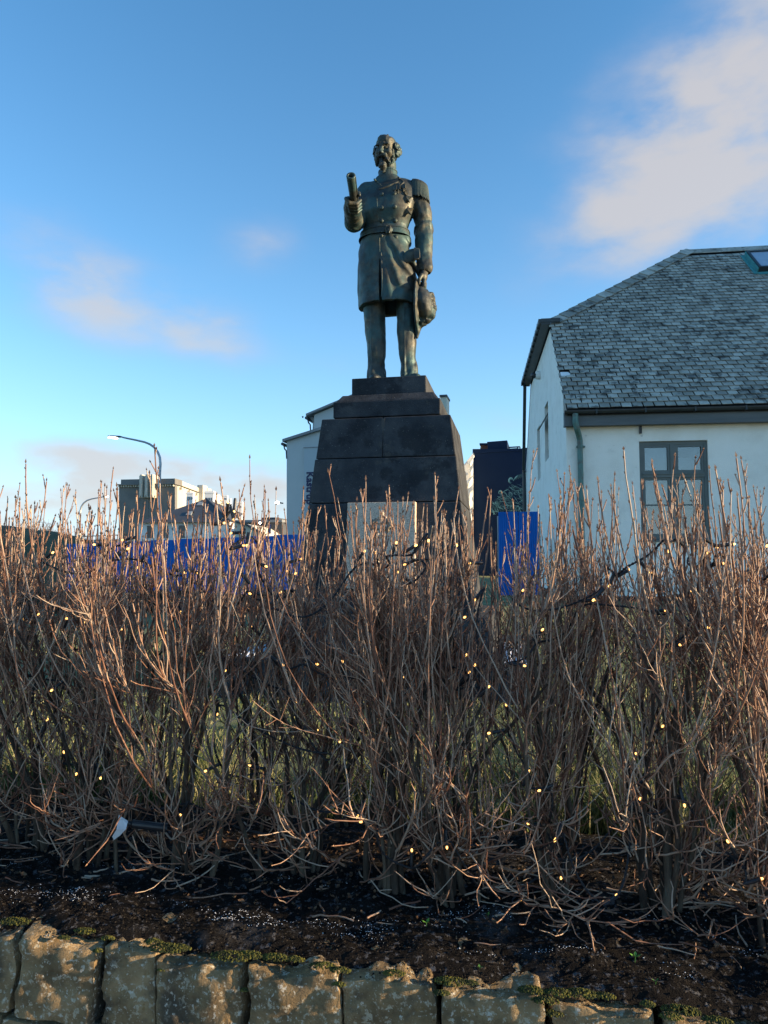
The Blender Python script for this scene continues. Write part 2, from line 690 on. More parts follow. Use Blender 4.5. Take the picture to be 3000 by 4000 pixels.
        for ax in range(3):
            b, c = (ax + 1) % 3, (ax + 2) % 3
            s0 = [slice(None)] * 3
            s1 = [slice(None)] * 3
            s0[ax], s1[ax] = slice(0, -1), slice(1, None)
            A, B = S[tuple(s0)], S[tuple(s1)]
            for flip, E in ((False, A & ~B), (True, B & ~A)):
                e = np.argwhere(E)
                e = e[(e[:, b] > 0) & (e[:, c] > 0) & (e[:, b] < D.shape[b] - 1) & (e[:, c] < D.shape[c] - 1)]
                q = []
                for (ob, oc) in ((-1, -1), (0, -1), (0, 0), (-1, 0)):
                    w = e.copy()
                    w[:, b] += ob
                    w[:, c] += oc
                    q.append(idx[tuple(w.T)])
                q = np.stack(q, 1)
                Q.append(q[:, ::-1] if flip else q)
        return V, np.vstack(Q)

    def build(self, name, material, parent):
        V, F = self.nets()
        m = MB()
        m.add(V, F)
        return m.build(name, material, parent, local=True, smooth=True)


def rot3(yaw=0, pitch=0, roll=0):
    return np.array(Matrix.Rotation(yaw, 3, 'Z') @ Matrix.Rotation(pitch, 3, 'X') @ Matrix.Rotation(roll, 3, 'Y'))


MAT['bronze'] = mat('weathered_bronze', [(0.024, 0.031, 0.034), (0.044, 0.050, 0.047), (0.12, 0.106, 0.070)], scale=5.0, rough=0.48, rough2=0.68, metal=0.40,
                    bump=0.22, bscale=26, spots=[((0.030, 0.090, 0.095), 3.0, 0.53, 0.10, 0.7), ((0.03, 0.026, 0.022), 7.0, 0.60, 0.09, 0.6),
                                                 ((0.20, 0.27, 0.22), 26, 0.70, 0.05, 0.5)])
statue = thing('bronze_statue', 'weathered bronze statue of a bearded uniformed man holding out a scroll, on the pedestal', 'statue',
               (ST_C[0], ST_C[1], ST_Z), ST_RZ)
BZ = MAT['bronze']


def rows(L, dy=0.0):
    z, cx, hw = [], [], []
    for (l, r, py) in L:
        a, b = Lp(l, py, dy), Lp(r, py, dy)
        z.append((a[2] + b[2]) / 2)
        cx.append((a[0] + b[0]) / 2)
        hw.append((b[0] - a[0]) / 2)
    return np.array(z), np.array(cx), np.array(hw)


# ---- head frame
HC = Lp(1509, 597, -0.02)
HM = rot3(R(-13), R(13), R(2))           # turned to one side, level gaze


def H(x, y, z):
    return HC + HM @ np.array([x, y, z])


# ---- arm and hand joints
sh_r, el_r, wr_r = Lp(1634, 752, 0.03), Lp(1655, 905, 0.10), Lp(1658, 1052, -0.02)
sh_l, el_l, wr_l = Lp(1426, 752, 0.0), Lp(1384, 868, -0.20), Lp(1376, 812, -0.60)
palm = Lp(1376, 776, -0.70)
tube_a, tube_b = Lp(1387, 812, -0.64), Lp(1371, 688, -1.06)

# ------------------------------------------------------------ body: head, neck, trunk, arms, hands and legs in one skin
h = 0.0085
body = Field((-0.62, -1.02, -0.02), (0.64, 0.42, 3.30), h)
body.loft(*rows([(1470, 1560, 700), (1425, 1600, 760), (1425, 1592, 830), (1432, 1580, 900), (1425, 1585, 980), (1425, 1590, 1040)])[:1],
          *(lambda z, cx, hw: (cx, cx * 0 - 0.01, hw, hw * 0 + 0.13))(*rows([(1470, 1560, 700), (1425, 1600, 760), (1425, 1592, 830), (1432, 1580, 900), (1425, 1585, 980), (1425, 1590, 1040)])))
for pts, rr in (((sh_r, el_r, wr_r), (0.09, 0.075, 0.055)), ((sh_l, el_l, wr_l), (0.09, 0.075, 0.055))):
    body.chain(pts, rr)
# neck
nb, nt = Lp(1516, 705, 0.03), H(0.0, 0.045, -0.10)
body.capsule(nb, nt, 0.105, 0.098, 0.03)
# skull, jaw, cheeks
body.ell(H(0, 0.035, 0.075), (0.128, 0.165, 0.150), 0.02, HM)
body.ell(H(0, -0.035, -0.045), (0.108, 0.118, 0.165), 0.05, HM)
body.ell(H(0, -0.055, 0.10), (0.105, 0.105, 0.10), 0.04, HM)
for s in (-1, 1):
    body.ell(H(0.070 * s, -0.105, -0.025), (0.042, 0.045, 0.050), 0.04, HM)
    body.ell(H(0.052 * s, -0.157, 0.058), (0.058, 0.026, 0.018), 0.018, HM @ rot3(0, 0, s * R(6)))
    body.ell(H(0.053 * s, -0.160, 0.020), (0.040, 0.034, 0.026), 0.014, HM, sub=True)
    body.ell(H(0.051 * s, -0.132, 0.018), (0.026, 0.022, 0.019), 0.004, HM)
    body.ell(H(0.051 * s, -0.142, 0.031), (0.033, 0.018, 0.009), 0.006, HM)
    body.ell(H(0.132 * s, 0.015, -0.01), (0.024, 0.048, 0.062), 0.012, HM)
body.capsule(H(0, -0.158, 0.045), H(0, -0.206, -0.045), 0.019, 0.029, 0.022)
for s in (-1, 1):
    body.ell(H(0.024 * s, -0.182, -0.052), (0.018, 0.020, 0.015), 0.012, HM)
body.ell(H(0, -0.140, -0.108), (0.045, 0.028, 0.011), 0.012, HM)
hn = Noise3(3, f0=9, octaves=2)
body.displace(lambda x, y, z: 0.0035 * hn(x, y, z), HC - 0.3, HC + 0.3)
# raised hand round the scroll
ax = (tube_b - tube_a) / np.linalg.norm(tube_b - tube_a)
side = np.cross(ax, [0, 1, 0]); side /= np.linalg.norm(side)      # to viewer's right or left
fwd = np.cross(side, ax)
if side[0] < 0:
    side, fwd = -side, -fwd
if fwd[1] > 0:
    fwd = -fwd
tr = 0.054
hc = tube_a + ax * 0.06
body.ell(hc - side * 0.075 + fwd * 0.01, (0.045, 0.06, 0.095), 0.03, np.stack([side, fwd, ax], 1))
body.capsule(wr_l, hc - side * 0.06 - ax * 0.03, 0.062, 0.058, 0.04)
for i, (o, ln) in enumerate(((0.085, 1.0), (0.038, 1.06), (-0.010, 1.0), (-0.054, 0.85))):
    base = hc + ax * o - side * 0.085 + fwd * 0.035
    rf = 0.026 - 0.0018 * i
    p1 = hc + ax * (o - 0.014) - side * 0.030 * ln + fwd * (tr + rf)
    p2 = hc + ax * (o - 0.032) + side * 0.048 * ln + fwd * (tr * 0.72 + rf * 0.4)
    p3 = hc + ax * (o - 0.040) + side * (tr + rf * 0.6) - fwd * 0.025
    body.chain([base, p1, p2, p3], [rf * 1.05, rf * 1.08, rf, rf * 0.85], 0.006)
th0 = hc - side * 0.06 - fwd * 0.03 + ax * 0.03
body.chain([th0, hc + ax * 0.075 - fwd * 0.065, hc + ax * 0.118 + side * 0.045 - fwd * 0.05, hc + ax * 0.135 + side * 0.072 - fwd * 0.01], [0.034, 0.031, 0.026, 0.022], 0.012)
# hanging hand holding the hat brim
hp = Lp(1655, 1082, -0.08)
body.ell(hp, (0.038, 0.065, 0.085), 0.03)
body.capsule(wr_r, hp, 0.056, 0.045, 0.03)
for i in range(4):
    y = -0.055 + 0.036 * i
    b = hp + np.array([0.012, y, -0.065])
    f1 = hp + np.array([0.010, y - 0.003, -0.135])
    f2 = hp + np.array([-0.022, y - 0.002, -0.180 + 0.010 * abs(i - 1.5)])
    body.chain([b, f1, f2], [0.022, 0.020, 0.017], 0.006)
body.chain([hp + np.array([-0.02, -0.06, 0.0]), hp + np.array([-0.045, -0.085, -0.06]), hp + np.array([-0.05, -0.075, -0.115])], [0.026, 0.022, 0.018], 0.012)
# trousers
for (L_, yy) in (([(1430, 1504, 1130), (1426, 1505, 1175), (1421, 1504, 1215), (1428, 1507, 1300), (1437, 1506, 1390), (1441, 1505, 1440), (1442, 1506, 1466)], -0.02),
                 ([(1552, 1606, 1130), (1551, 1614, 1175), (1551, 1622, 1215), (1553, 1626, 1300), (1559, 1626, 1390), (1565, 1627, 1440), (1568, 1629, 1466)], 0.0)):
    z, cx, hw = rows(L_)
    bb = np.interp(z, [0, 0.25, 0.75, 1.1], [0.135, 0.118, 0.135, 0.15])
    body.loft(z, cx, cx * 0 + yy, hw, bb, 2.2, 0.02, zbot=0.035)
ln_ = Noise3(9, f0=2.6, octaves=3)


def leg_folds(x, y, z):
    crease = 0.010 * np.exp(-((x + 0.205) / 0.012) ** 2) + 0.010 * np.exp(-((x - 0.215) / 0.012) ** 2)
    return 0.010 * ln_(x * 1.6, y * 1.6, z * 0.75) * (0.5 + 0.9 * np.exp(-((z - 0.12) / 0.16) ** 2)) - crease * (y < 0)


body.displace(leg_folds, (-0.6, -0.4, 0.0), (0.6, 0.4, 1.15))
# shoes
for (px, yaw, y0) in ((1474, R(4), -0.02), (1600, R(26), 0.0)):
    c = Lp(px, 1466, y0)
    c[2] = 0.0
    Ms = rot3(yaw)
    f = Ms @ np.array([0, -1, 0])
    body.ell(c + f * 0.14 + np.array([0, 0, 0.035]), (0.088, 0.20, 0.062), 0.03, Ms)
    body.ell(c + np.array([0, 0, 0.06]), (0.085, 0.12, 0.085), 0.03, Ms)
    body.sub(lambda x, y, z: z + 0 * x + 0 * y, (-0.62, -0.6, -0.02), (0.64, 0.4, 0.0), 0.001)
body.build('body', BZ, statue)

# ------------------------------------------------------------ hair, moustache and beard
hair = Field(HC - 0.34, HC + 0.34, 0.0075)
for s in (-1, 1):
    hair.ell(H(0.150 * s, 0.030, 0.045), (0.032, 0.080, 0.062), 0.02, HM)
    hair.ell(H(0.165 * s, 0.035, 0.005), (0.034, 0.070, 0.052), 0.02, HM)
    hair.ell(H(0.150 * s, 0.010, -0.045), (0.030, 0.060, 0.040), 0.02, HM)
    hair.chain([H(0.006 * s, -0.190, -0.076), H(0.050 * s, -0.180, -0.092), H(0.082 * s, -0.148, -0.135), H(0.094 * s, -0.122, -0.180)], [0.020, 0.026, 0.022, 0.012], 0.008)
    hair.chain([H(0.112 * s, -0.060, 0.0), H(0.114 * s, -0.065, -0.075), H(0.104 * s, -0.075, -0.150)], [0.020, 0.026, 0.022], 0.02)
hair.ell(H(0, 0.115, 0.02), (0.120, 0.095, 0.12), 0.03, HM)
hair.chain([H(0.0, 0.10, 0.18), H(0.01, 0.05, 0.207), H(0.02, 0.0, 0.212)], [0.05, 0.020, 0.008], 0.03)
hair.chain([H(0, -0.150, -0.140), H(0.0, -0.162, -0.205), H(0.006, -0.150, -0.270)], [0.036, 0.047, 0.018], 0.02)
kn = Noise3(21, f0=6, octaves=2)


def strands(x, y, z):
    w = kn(x, y, z)
    return 0.006 * np.sin(95 * x + 60 * y + 26 * z + 3 * w) + 0.004 * w


hair.displace(strands, HC - 0.34, HC + 0.34)
hair.build('hair_and_beard', BZ, statue)

# ------------------------------------------------------------ tunic: trunk, skirt and sleeves
coat = Field((-0.62, -0.86, 0.66), (0.64, 0.46, 2.72), 0.0095)
TR = [(1474, 1556, 690), (1448, 1592, 708), (1412, 1628, 728), (1402, 1634, 755), (1402, 1624, 800), (1408, 1612, 850), (1416, 1597, 880), (1420, 1592, 897),
      (1417, 1593, 915), (1409, 1599, 950), (1403, 1606, 990), (1402, 1614, 1045), (1403, 1622, 1090), (1406, 1626, 1165), (1408, 1627, 1205), (1409, 1628, 1225)]
tz, tcx, thw = rows(TR)
tb = np.array([0.11, 0.13, 0.165, 0.205, 0.245, 0.245, 0.215, 0.205, 0.215, 0.24, 0.26, 0.275, 0.285, 0.30, 0.31, 0.31])
tcy = np.array([0.03, 0.03, 0.02, 0.01, -0.015, -0.02, -0.01, 0, 0, 0, 0, 0.0, 0, 0, 0, 0])
hem = float(np.min(tz))
hem = max(hem, float(Lp(1500, 1172, -0.30)[2]))
coat.loft(tz, tcx, tcy, thw, tb, 2.35, 0.03, zbot=hem)
sn = Noise3(5, f0=1.8, octaves=3)
vn = Noise3(8, f0=1.5, octaves=2)


BELT_Z = Lp(1500, 900, -0.2)[2]


def coat_folds(x, y, z):
    d = 0.0
    lowr = np.clip((1.72 - z) / 0.5, 0, 1)
    # vertical flutes of the skirt
    d = d + lowr * 0.014 * np.sin(x * 26 + 1.2 * vn(x, y, z * 0.4) * 1.3 + 1.0) * np.clip(0.35 + np.abs(x + 0.03) * 2.2, 0, 1)
    d = d + lowr * 0.008 * vn(x * 2.2, y * 2.2, z * 0.7)
    # drag folds from the waist to the hip on one side
    e = np.clip((x - 0.0) / 0.1, 0, 1) * np.clip((2.0 - z) / 0.15, 0, 1) * np.clip((z - 1.05) / 0.25, 0, 1)
    d = d - e * 0.021 * np.sin((z * 0.80 + x * 1.25) * 21 + 1.1 * vn(x, y, z))
    # compression folds above the belt, pull creases of the chest
    e2 = np.exp(-((z - 1.86) / 0.10) ** 2)
    d = d + e2 * 0.009 * np.sin(z * 62 + x * 14 + 1.4 * sn(x, y, z)) * np.clip((z - BELT_Z - 0.05) / 0.05, 0, 1)
    d = d + 0.003 * sn(x * 1.6, y * 1.6, z * 1.3)
    # chest: two pectoral swells
    ch = np.exp(-((z - 2.22) / 0.16) ** 2) * (np.exp(-((x + 0.15) / 0.12) ** 2) + np.exp(-((x - 0.12) / 0.12) ** 2))
    return d - 0.022 * ch * (y < 0)


coat.displace(coat_folds, (-0.62, -0.5, hem), (0.64, 0.46, 2.6))
coat.loft(tz, tcx, tcy, thw, tb, 2.35, 0.004, sub=True, grow=-0.062, ztop=hem + 0.48, zbot=hem - 0.05)
# the front opening of the skirt: one edge lies over the other
sl0, sl1 = Lp(1483, 985, -0.27), Lp(1487, 1190, -0.31)
coat.sub(lambda x, y, z: np.maximum(np.abs(x - (sl0[0] + (sl1[0] - sl0[0]) * np.clip((sl0[2] - z) / (sl0[2] - sl1[2]), 0, 1.1)))
                                    - 0.017 * np.clip((sl0[2] - z) / 0.4, 0, 1), np.maximum(y + 0.10, z - sl0[2])), (-0.4, -0.5, hem - 0.05), (0.2, -0.08, sl0[2]), 0.006)
# the hem of the right skirt panel hangs shorter at the front
# sleeves
coat.chain([sh_r + np.array([-0.03, 0, 0.0]), sh_r * 0.5 + el_r * 0.5 + np.array([0.012, 0, 0]), el_r, wr_r], [0.128, 0.118, 0.110, 0.094], 0.035)
coat.chain([sh_l + np.array([0.03, 0, 0.0]), sh_l * 0.5 + el_l * 0.5, el_l, wr_l], [0.128, 0.120, 0.116, 0.098], 0.035)


def cuff(f, a, b, r, depth):
    d = (b - a) / np.linalg.norm(b - a)
    f.capsule(b - d * 0.11, b - d * 0.01, r + 0.006, r + 0.010, 0.006)
    f.capsule(b - d * 0.005, b + d * 0.2, r - 0.022, r - 0.022, 0.004, sub=True)


cuff(coat, el_r, wr_r, 0.096, 0.1)
cuff(coat, el_l, wr_l, 0.100, 0.1)
an = Noise3(33, f0=2.2, octaves=3)


def near_chain(x, y, z, pts, r):
    best = None
    for a, b in zip(pts[:-1], pts[1:]):
        ba = b - a
        t = np.clip(((x - a[0]) * ba[0] + (y - a[1]) * ba[1] + (z - a[2]) * ba[2]) / (ba @ ba), 0, 1)
        d = np.sqrt((x - a[0] - t * ba[0]) ** 2 + (y - a[1] - t * ba[1]) ** 2 + (z - a[2] - t * ba[2]) ** 2)
        best = d if best is None else np.minimum(best, d)
    return np.clip((r - best) / 0.03, 0, 1)


def arm_r_folds(x, y, z):
    return near_chain(x, y, z, (sh_r * 0.6 + el_r * 0.4, el_r, wr_r), 0.16) * (0.009 * np.sin((z * 0.62 - x * 0.75 + y * 0.5) * 34 + 1.8 * an(x, y, z)) * (0.2 + 0.8 * np.exp(-((z - el_r[2]) / 0.25) ** 2)) + 0.005 * an(x * 2, y * 2, z))


def arm_l_folds(x, y, z):
    return near_chain(x, y, z, (el_l, wr_l), 0.17) * 0.010 * np.sin(y * 70 + z * 20 + 1.2 * an(x, y, z)) * np.clip((-0.08 - y) / 0.12, 0, 1) * np.clip((y + 0.56) / 0.1, 0, 1) 


coat.displace(arm_r_folds, (0.29, -0.35, 1.1), (0.64, 0.3, 2.42))
coat.displace(arm_l_folds, (-0.62, -0.86, 1.7), (-0.30, 0.0, 2.42))
coat_o = coat.build('tunic', BZ, statue)

# standing collar
m = MB()
nc = Lp(1515, 690, 0.03)
for (r0, r1, z0, z1) in ((0.132, 0.122, -0.05, 0.055), (0.128, 0.128, 0.045, 0.062)):
    m.lathe([(r0, z0), (r1, z1), (r1 - 0.022, z1), (r0 - 0.022, z0)], nc, sides=24)
m.build('collar', BZ, statue, local=True, smooth=False)


def surf(px, py, out=0.0):
    p = coat.front(px, py)
    d = ray(px, py)
    dl = np.array([d @ ST_u, d @ ST_v, d[2]])
    return p - dl * out


def strip_tube(name, pix, r, out=0.0, sub=6):
    pts = []
    for a, b in zip(pix[:-1], pix[1:]):
        for t in np.linspace(0, 1, sub, endpoint=False):
            pts.append(surf(a[0] + (b[0] - a[0]) * t, a[1] + (b[1] - a[1]) * t, out))
    pts.append(surf(*pix[-1], out))
    pts = np.array(pts)
    if len(pts) > 4:
        q = pts.copy()
        q[1:-1] = (pts[:-2] + 2 * pts[1:-1] + pts[2:]) / 4
        pts = q
    mm = MB()
    mm.tube(pts, r, 6)
    return mm.build(name, BZ, statue, local=True, smooth=True)


# belt with its clasp
m = MB()
bz0, bz1 = Lp(1500, 914, -0.2)[2], Lp(1500, 885, -0.2)[2]
for g0, zz0, zz1 in ((0.020, bz0, bz1), (0.026, bz0, bz0 + 0.014), (0.026, bz1 - 0.014, bz1)):
    prof = []
    for q in np.linspace(0, 2 * math.pi, 64, endpoint=False):
        c_, s_ = math.cos(q), math.sin(q)
        prof.append((np.sign(c_) * abs(c_) ** (2 / 2.35), np.sign(s_) * abs(s_) ** (2 / 2.35)))
    prof = np.array(prof)
    ring = []
    for zz, gg in ((zz0, g0 - 0.03), (zz0, g0), (zz1, g0), (zz1, g0 - 0.03)):
        I = lambda q_: np.interp(zz, tz[::-1], q_[::-1])
        ring.append(np.c_[I(tcx) + (I(thw) + gg) * prof[:, 0], I(tcy) + (I(tb) + gg) * prof[:, 1], np.full(64, zz)])
    V = np.vstack(ring)
    F = [[i * 64 + k, i * 64 + (k + 1) % 64, (i + 1) * 64 + (k + 1) % 64, (i + 1) * 64 + k] for i in range(3) for k in range(64)]
    m.add(V, F)
belt = m.build('belt', BZ, statue, local=True)
m = MB()
bc = surf(1517, 898, 0.03)
m.lathe([(0.0, 0.02), (0.035, 0.016), (0.052, 0.004), (0.056, -0.015)], bc, sides=14, M=Matrix.Rotation(R(90), 3, 'X'))
for s in (-1, 1):
    m.tube([bc + np.array([0.02 * s, -0.025, 0.045]), bc + np.array([0.034 * s, -0.03, 0.0]), bc + np.array([0.012 * s, -0.03, -0.055])], 0.010, 6)
m.build('belt_clasp', BZ, statue, local=True, smooth=True)

# lapel, seams, buttons
strip_tube('lapel', [(1480, 741), (1518, 727), (1554, 711)], 0.017, -0.004)
strip_tube('lapel', [(1462, 700), (1480, 718), (1496, 734)], 0.012, -0.004)
strip_tube('lapel', [(1556, 693), (1578, 712), (1566, 722)], 0.012, -0.004)
strip_tube('seam', [(1471, 738), (1472, 780), (1474, 830), (1477, 868)], 0.010, -0.003)
strip_tube('seam', [(1482, 918), (1482, 950), (1483, 985)], 0.010, -0.003)
strip_tube('skirt_edge', [(1488, 988), (1491, 1060), (1493, 1120), (1492, 1160)], 0.012, -0.002)
strip_tube('pocket_flap', [(1444, 958), (1441, 990), (1438, 1040)], 0.008, -0.002)
btn = MB()
btn.lathe([(0.0, 0.012), (0.020, 0.010), (0.029, 0.001), (0.030, -0.01)], (0, 0, 0), sides=12, M=Matrix.Rotation(R(90), 3, 'X'))
btn_me = btn.mesh('button')
btn_me.materials.append(BZ)
for px, py in ((1542, 806), (1544, 861), (1546, 926), (1488, 921), (1489, 862), (1490, 812), (1491, 760), (1540, 756)):
    o = mesh_obj('button', btn_me, BZ, statue, True)
    o.location = surf(px, py, 0.006)
    o.rotation_euler = (R(10), 0, R(12 if px > 1510 else -8))


def medal(px, py, r, ribbon):
    c = surf(px, py, 0.014)
    mm = MB()
    n = 5 if ribbon == 0 else 4
    ring = []
    for i in range(2 * n):
        a = math.pi / 2 + i * math.pi / n
        rr = r if i % 2 == 0 else r * 0.45
        ring.append(c + np.array([rr * math.cos(a), 0.0 if i % 2 == 0 else -0.004, rr * math.sin(a)]))
    tip = c + np.array([0, -0.020, 0])
    for i in range(2 * n):
        mm.poly([ring[i], ring[(i + 1) % (2 * n)], tip])
        mm.poly([ring[i] + np.array([0, 0.03, 0]), ring[(i + 1) % (2 * n)] + np.array([0, 0.03, 0]), ring[(i + 1) % (2 * n)], ring[i]])
    o = mm.build('medal', BZ, statue, local=True)
    if ribbon:
        rb = MB()
        rb.box(c + np.array([-0.022, -0.006, r * 0.8]), c + np.array([0.022, 0.03, r * 0.8 + ribbon]))
        rb.build('ribbon', BZ, o, local=True)


medal(1543, 752, 0.040, 0.07)
medal(1556, 748, 0.038, 0.07)
medal(1577, 743, 0.036, 0.05)
medal(1583, 756, 0.034, 0.0)
medal(1589, 774, 0.066, 0)
medal(1593, 821, 0.075, 0)
strip_tube('chest_cord', [(1556, 716), (1562, 728), (1574, 734), (1582, 748)], 0.014, 0.008)


# epaulettes with hanging fringe
def epaulette(c, sgn, shift):
    m_ = MB()
    M_ = rot3(0, 0, sgn * R(16))
    m_.ball(c + np.array([0.0, 0, 0.03]), (0.126, 0.146, 0.045), 18, 8, M_)
    m_.tube([c + np.array([-0.27 * sgn, 0.0, 0.105]), c + np.array([-0.14 * sgn, 0, 0.065]), c + np.array([0.0, 0, 0.04])], [0.045, 0.05, 0.06], 8)
    e = m_.build('epaulette', BZ, statue, local=True, smooth=True)
    st = MB()
    st.tube([(0, 0, 0.02), (0.008, 0, -0.04), (0.010, 0, -0.125), (0.016, 0, -0.205)], [0.0095, 0.0108, 0.0108, 0.009], 6)
    me = st.mesh('fringe_strand')
    me.materials.append(BZ)
    for q in np.linspace(R(-118), R(100), 30):
        o = mesh_obj('fringe_strand', me, BZ, e, True)
        o.location = c + np.array([sgn * 0.118 * math.cos(q), 0.138 * math.sin(q), 0.025 - 0.035 * math.cos(q)])
        o.rotation_euler = (0, R(-3 * sgn), q if sgn > 0 else math.pi - q)
        o.scale = (1, 1, 0.94 + 0.12 * random.random())


epaulette(sh_r + np.array([0.0, 0.0, 0.06]), 1, 0)
epaulette(sh_l + np.array([0.01, 0.03, 0.01]), -1, 0)

# scroll
m = MB()
Mx = Matrix(np.stack([side, np.cross(ax, side), ax], 1).tolist())
Lh = np.linalg.norm(tube_b - tube_a)
m.lathe([(0.0, -0.07), (0.050, -0.06), (0.051, Lh * 0.5), (0.056, Lh), (0.052, Lh + 0.012), (0.034, Lh + 0.01), (0.030, Lh - 0.02), (0.030, Lh - 0.12), (0.0, Lh - 0.12)],
        tube_a, sides=20, M=Mx)
m.tube([tube_a + side * 0.052 - ax * 0.03, tube_a + side * 0.055 + ax * Lh], 0.008, 6)
m.build('scroll', BZ, statue, local=True, smooth=True)

# plumed hat held at the side
hat = Field((0.30, -0.46, 0.30), (0.74, 0.34, 1.40), 0.009)
hc0 = Lp(1660, 1195, -0.06)
hat.ell(hc0 + np.array([-0.01, 0, 0.02]), (0.115, 0.21, 0.225), 0.03, rot3(0, 0, R(-12)))
bl = Lp(1633, 1205, -0.06)
hat.ell(bl + np.array([-0.005, 0, 0.03]), (0.040, 0.265, 0.335), 0.015)
hat.capsule(Lp(1645, 1112, -0.06), Lp(1640, 1165, -0.06), 0.030, 0.075, 0.03)
hat.capsule(Lp(1637, 1255, -0.06), Lp(1629, 1318, -0.06), 0.055, 0.018, 0.03)
fe = [Lp(a, b, -0.08) for a, b in ((1666, 1142), (1680, 1155), (1688, 1178), (1689, 1204), (1682, 1230), (1666, 1251), (1648, 1262))]
hat.chain(fe, [0.022, 0.040, 0.052, 0.056, 0.055, 0.048, 0.036], 0.02)
fn_ = Noise3(41, f0=7, octaves=2)
hat.displace(lambda x, y, z: near_chain(x, y, z, fe, 0.075) * (0.005 * fn_(x, y, z) + 0.006 * np.sin(110 * z + 70 * y + 2 * fn_(x, y, z))) + 0.0025 * fn_(x, y, z), (0.30, -0.46, 0.3), (0.74, 0.34, 1.4))
hat.build('plumed_hat', BZ, statue)

# sword hilt with its tassel
sw = Field((0.10, -0.45, 1.22), (0.50, 0.15, 1.95), 0.009)
c = Lp(1603, 1000, -0.2)
sw.ell(c, (0.115, 0.03, 0.085), 0.02, rot3(0, 0, R(-28)))
sw.ell(c + np.array([0.05, -0.005, 0.01]), (0.055, 0.04, 0.075), 0.02)
sw.capsule(c + np.array([0.02, 0.05, -0.05]), c + np.array([0.10, 0.22, -0.20]), 0.035, 0.025, 0.02)
sw.build('sword_hilt', BZ, statue)
for i in range(5):
    m = MB()
    x = 1619 + i * 4.2
    m.tube([Lp(x, 968 + i, -0.27), Lp(x + 1.5, 985, -0.29), Lp(x + 2.5, 1008 + (i % 2) * 5, -0.285)], [0.008, 0.013, 0.011], 6)
    m.build('tassel_strand', BZ, statue, local=True, smooth=True)

# ================================================================== pedestal
MAT['basalt'] = mat('dark_pedestal_stone', [(0.024, 0.028, 0.035), (0.042, 0.047, 0.055), (0.070, 0.073, 0.078)], scale=3.2, rough=0.9, bump=0.55, bscale=55,
                    spec=0.2, spots=[((0.016, 0.018, 0.022), 1.9, 0.54, 0.045, 0.65), ((0.20, 0.20, 0.19), 50, 0.66, 0.03, 0.6), ((0.075, 0.072, 0.066), 5, 0.64, 0.04, 0.5)], detail=9)
MAT['granite'] = mat('grey_pink_granite', [(0.22, 0.17, 0.135), (0.52, 0.41, 0.32), (0.76, 0.63, 0.51)], scale=85, rough=0.7, bump=0.15, bscale=90, detail=3,
                     spots=[((0.12, 0.11, 0.10), 120, 0.60, 0.04, 0.8)])
ped = thing('pedestal', 'tall dark stepped stone pedestal with a pale granite plaque, under the statue', 'pedestal', (ST_C[0], ST_C[1], 0.15), ST_RZ)
MAT['mortar_grey'] = mat('grey_joint_mortar', [(0.05, 0.05, 0.05), (0.09, 0.09, 0.09)], scale=20, rough=0.95)
MAT['iron'] = mat('dark_patinated_relief', [(0.12, 0.105, 0.085), (0.24, 0.20, 0.155)], scale=20, rough=0.6, metal=0.3, bump=0.3)
SH = ST_Z - 0.15
pc = 0.0


def zof(py, dy):
    return on_depth(1519, py, dy)[2] - 0.15


def block(name, z0, z1, w0, w1, d0, d1, cx=0.0, lab=None, bev=0.012, x01=None):
    """battered block; w half widths, d half depths at bottom and top; x01 cuts it between two x values"""
    mm = MB()
    xa, xb = (-1, 1) if x01 is None else x01
    b = [(cx + xa * w0, -d0, z0), (cx + xb * w0, -d0, z0), (cx + xb * w0, d0, z0), (cx + xa * w0, d0, z0)]
    t = [(cx + xa * w1, -d1, z1), (cx + xb * w1, -d1, z1), (cx + xb * w1, d1, z1), (cx + xa * w1, d1, z1)]
    mm.frustum(np.array(b, float), np.array(t, float))
    me = bevelled(mm.mesh(name), bev)
    o = mesh_obj(name, me, MAT['basalt'], ped)
    if lab:
        o['label'] = lab
    return o


s0x = on_depth(1374, 1475, -0.45)[0]
s1x = on_depth(1664, 1470, -0.45)[0]
cx0 = (s0x + s1x) / 2
zs0, zs1 = zof(1542, -0.45), SH
block('block', zs0, zs1 - 0.002, (s1x - s0x) / 2, (s1x - s0x) / 2, 0.45, 0.45, cx0, 'plain square slab under the feet')


def halfw(l, r, py, dy):
    return (on_depth(r, py, dy)[0] - on_depth(l, py, dy)[0]) / 2


wc = halfw(1298, 1716, 1600, -0.62)
zc0, zc1 = zof(1626, -0.62), zof(1562, -0.62)
block('block', zc0 + 0.004, zc1, wc, wc, 0.62, 0.62, cx0, 'cap block with sloping shoulders')
block('block', zc1 + 0.001, zs0 - 0.003, wc - 0.02, (s1x - s0x) / 2 + 0.10, 0.60, 0.52, cx0, None, 0.02)
w3t, w3b = halfw(1254, 1756, 1628, -0.68), halfw(1232, 1778, 1785, -0.72)
z3t, z3b = zof(1628, -0.68), zof(1786, -0.72)
block('block', z3b + 0.005, z3t, w3b, w3t, 0.72, 0.68, cx0, None, 0.012, (-1, -0.031))
block('block', z3b + 0.005, z3t, w3b, w3t, 0.72, 0.68, cx0, None, 0.012, (-0.024, 1))
mm = MB()
mm.box((cx0 - 0.04, -0.69, z3b + 0.02), (cx0 + 0.0, 0.7, z3t - 0.02))
mm.build('mortar_joint', MAT['mortar_grey'], ped, local=True)
z4b = zof(1962, -0.79)
w4b = halfw(1208, 1802, 1962, -0.79)
block('block', z4b + 0.005, z3b - 0.004, w4b, w3b + 0.008, 0.79, 0.73, cx0)
z5b = 1.02 - 0.15
w5b = w4b + (w4b - w3b) / (z3b - z4b) * (z4b - z5b)
block('block', z5b + 0.003, z4b - 0.004, w5b, w4b, 0.92, 0.795, cx0)
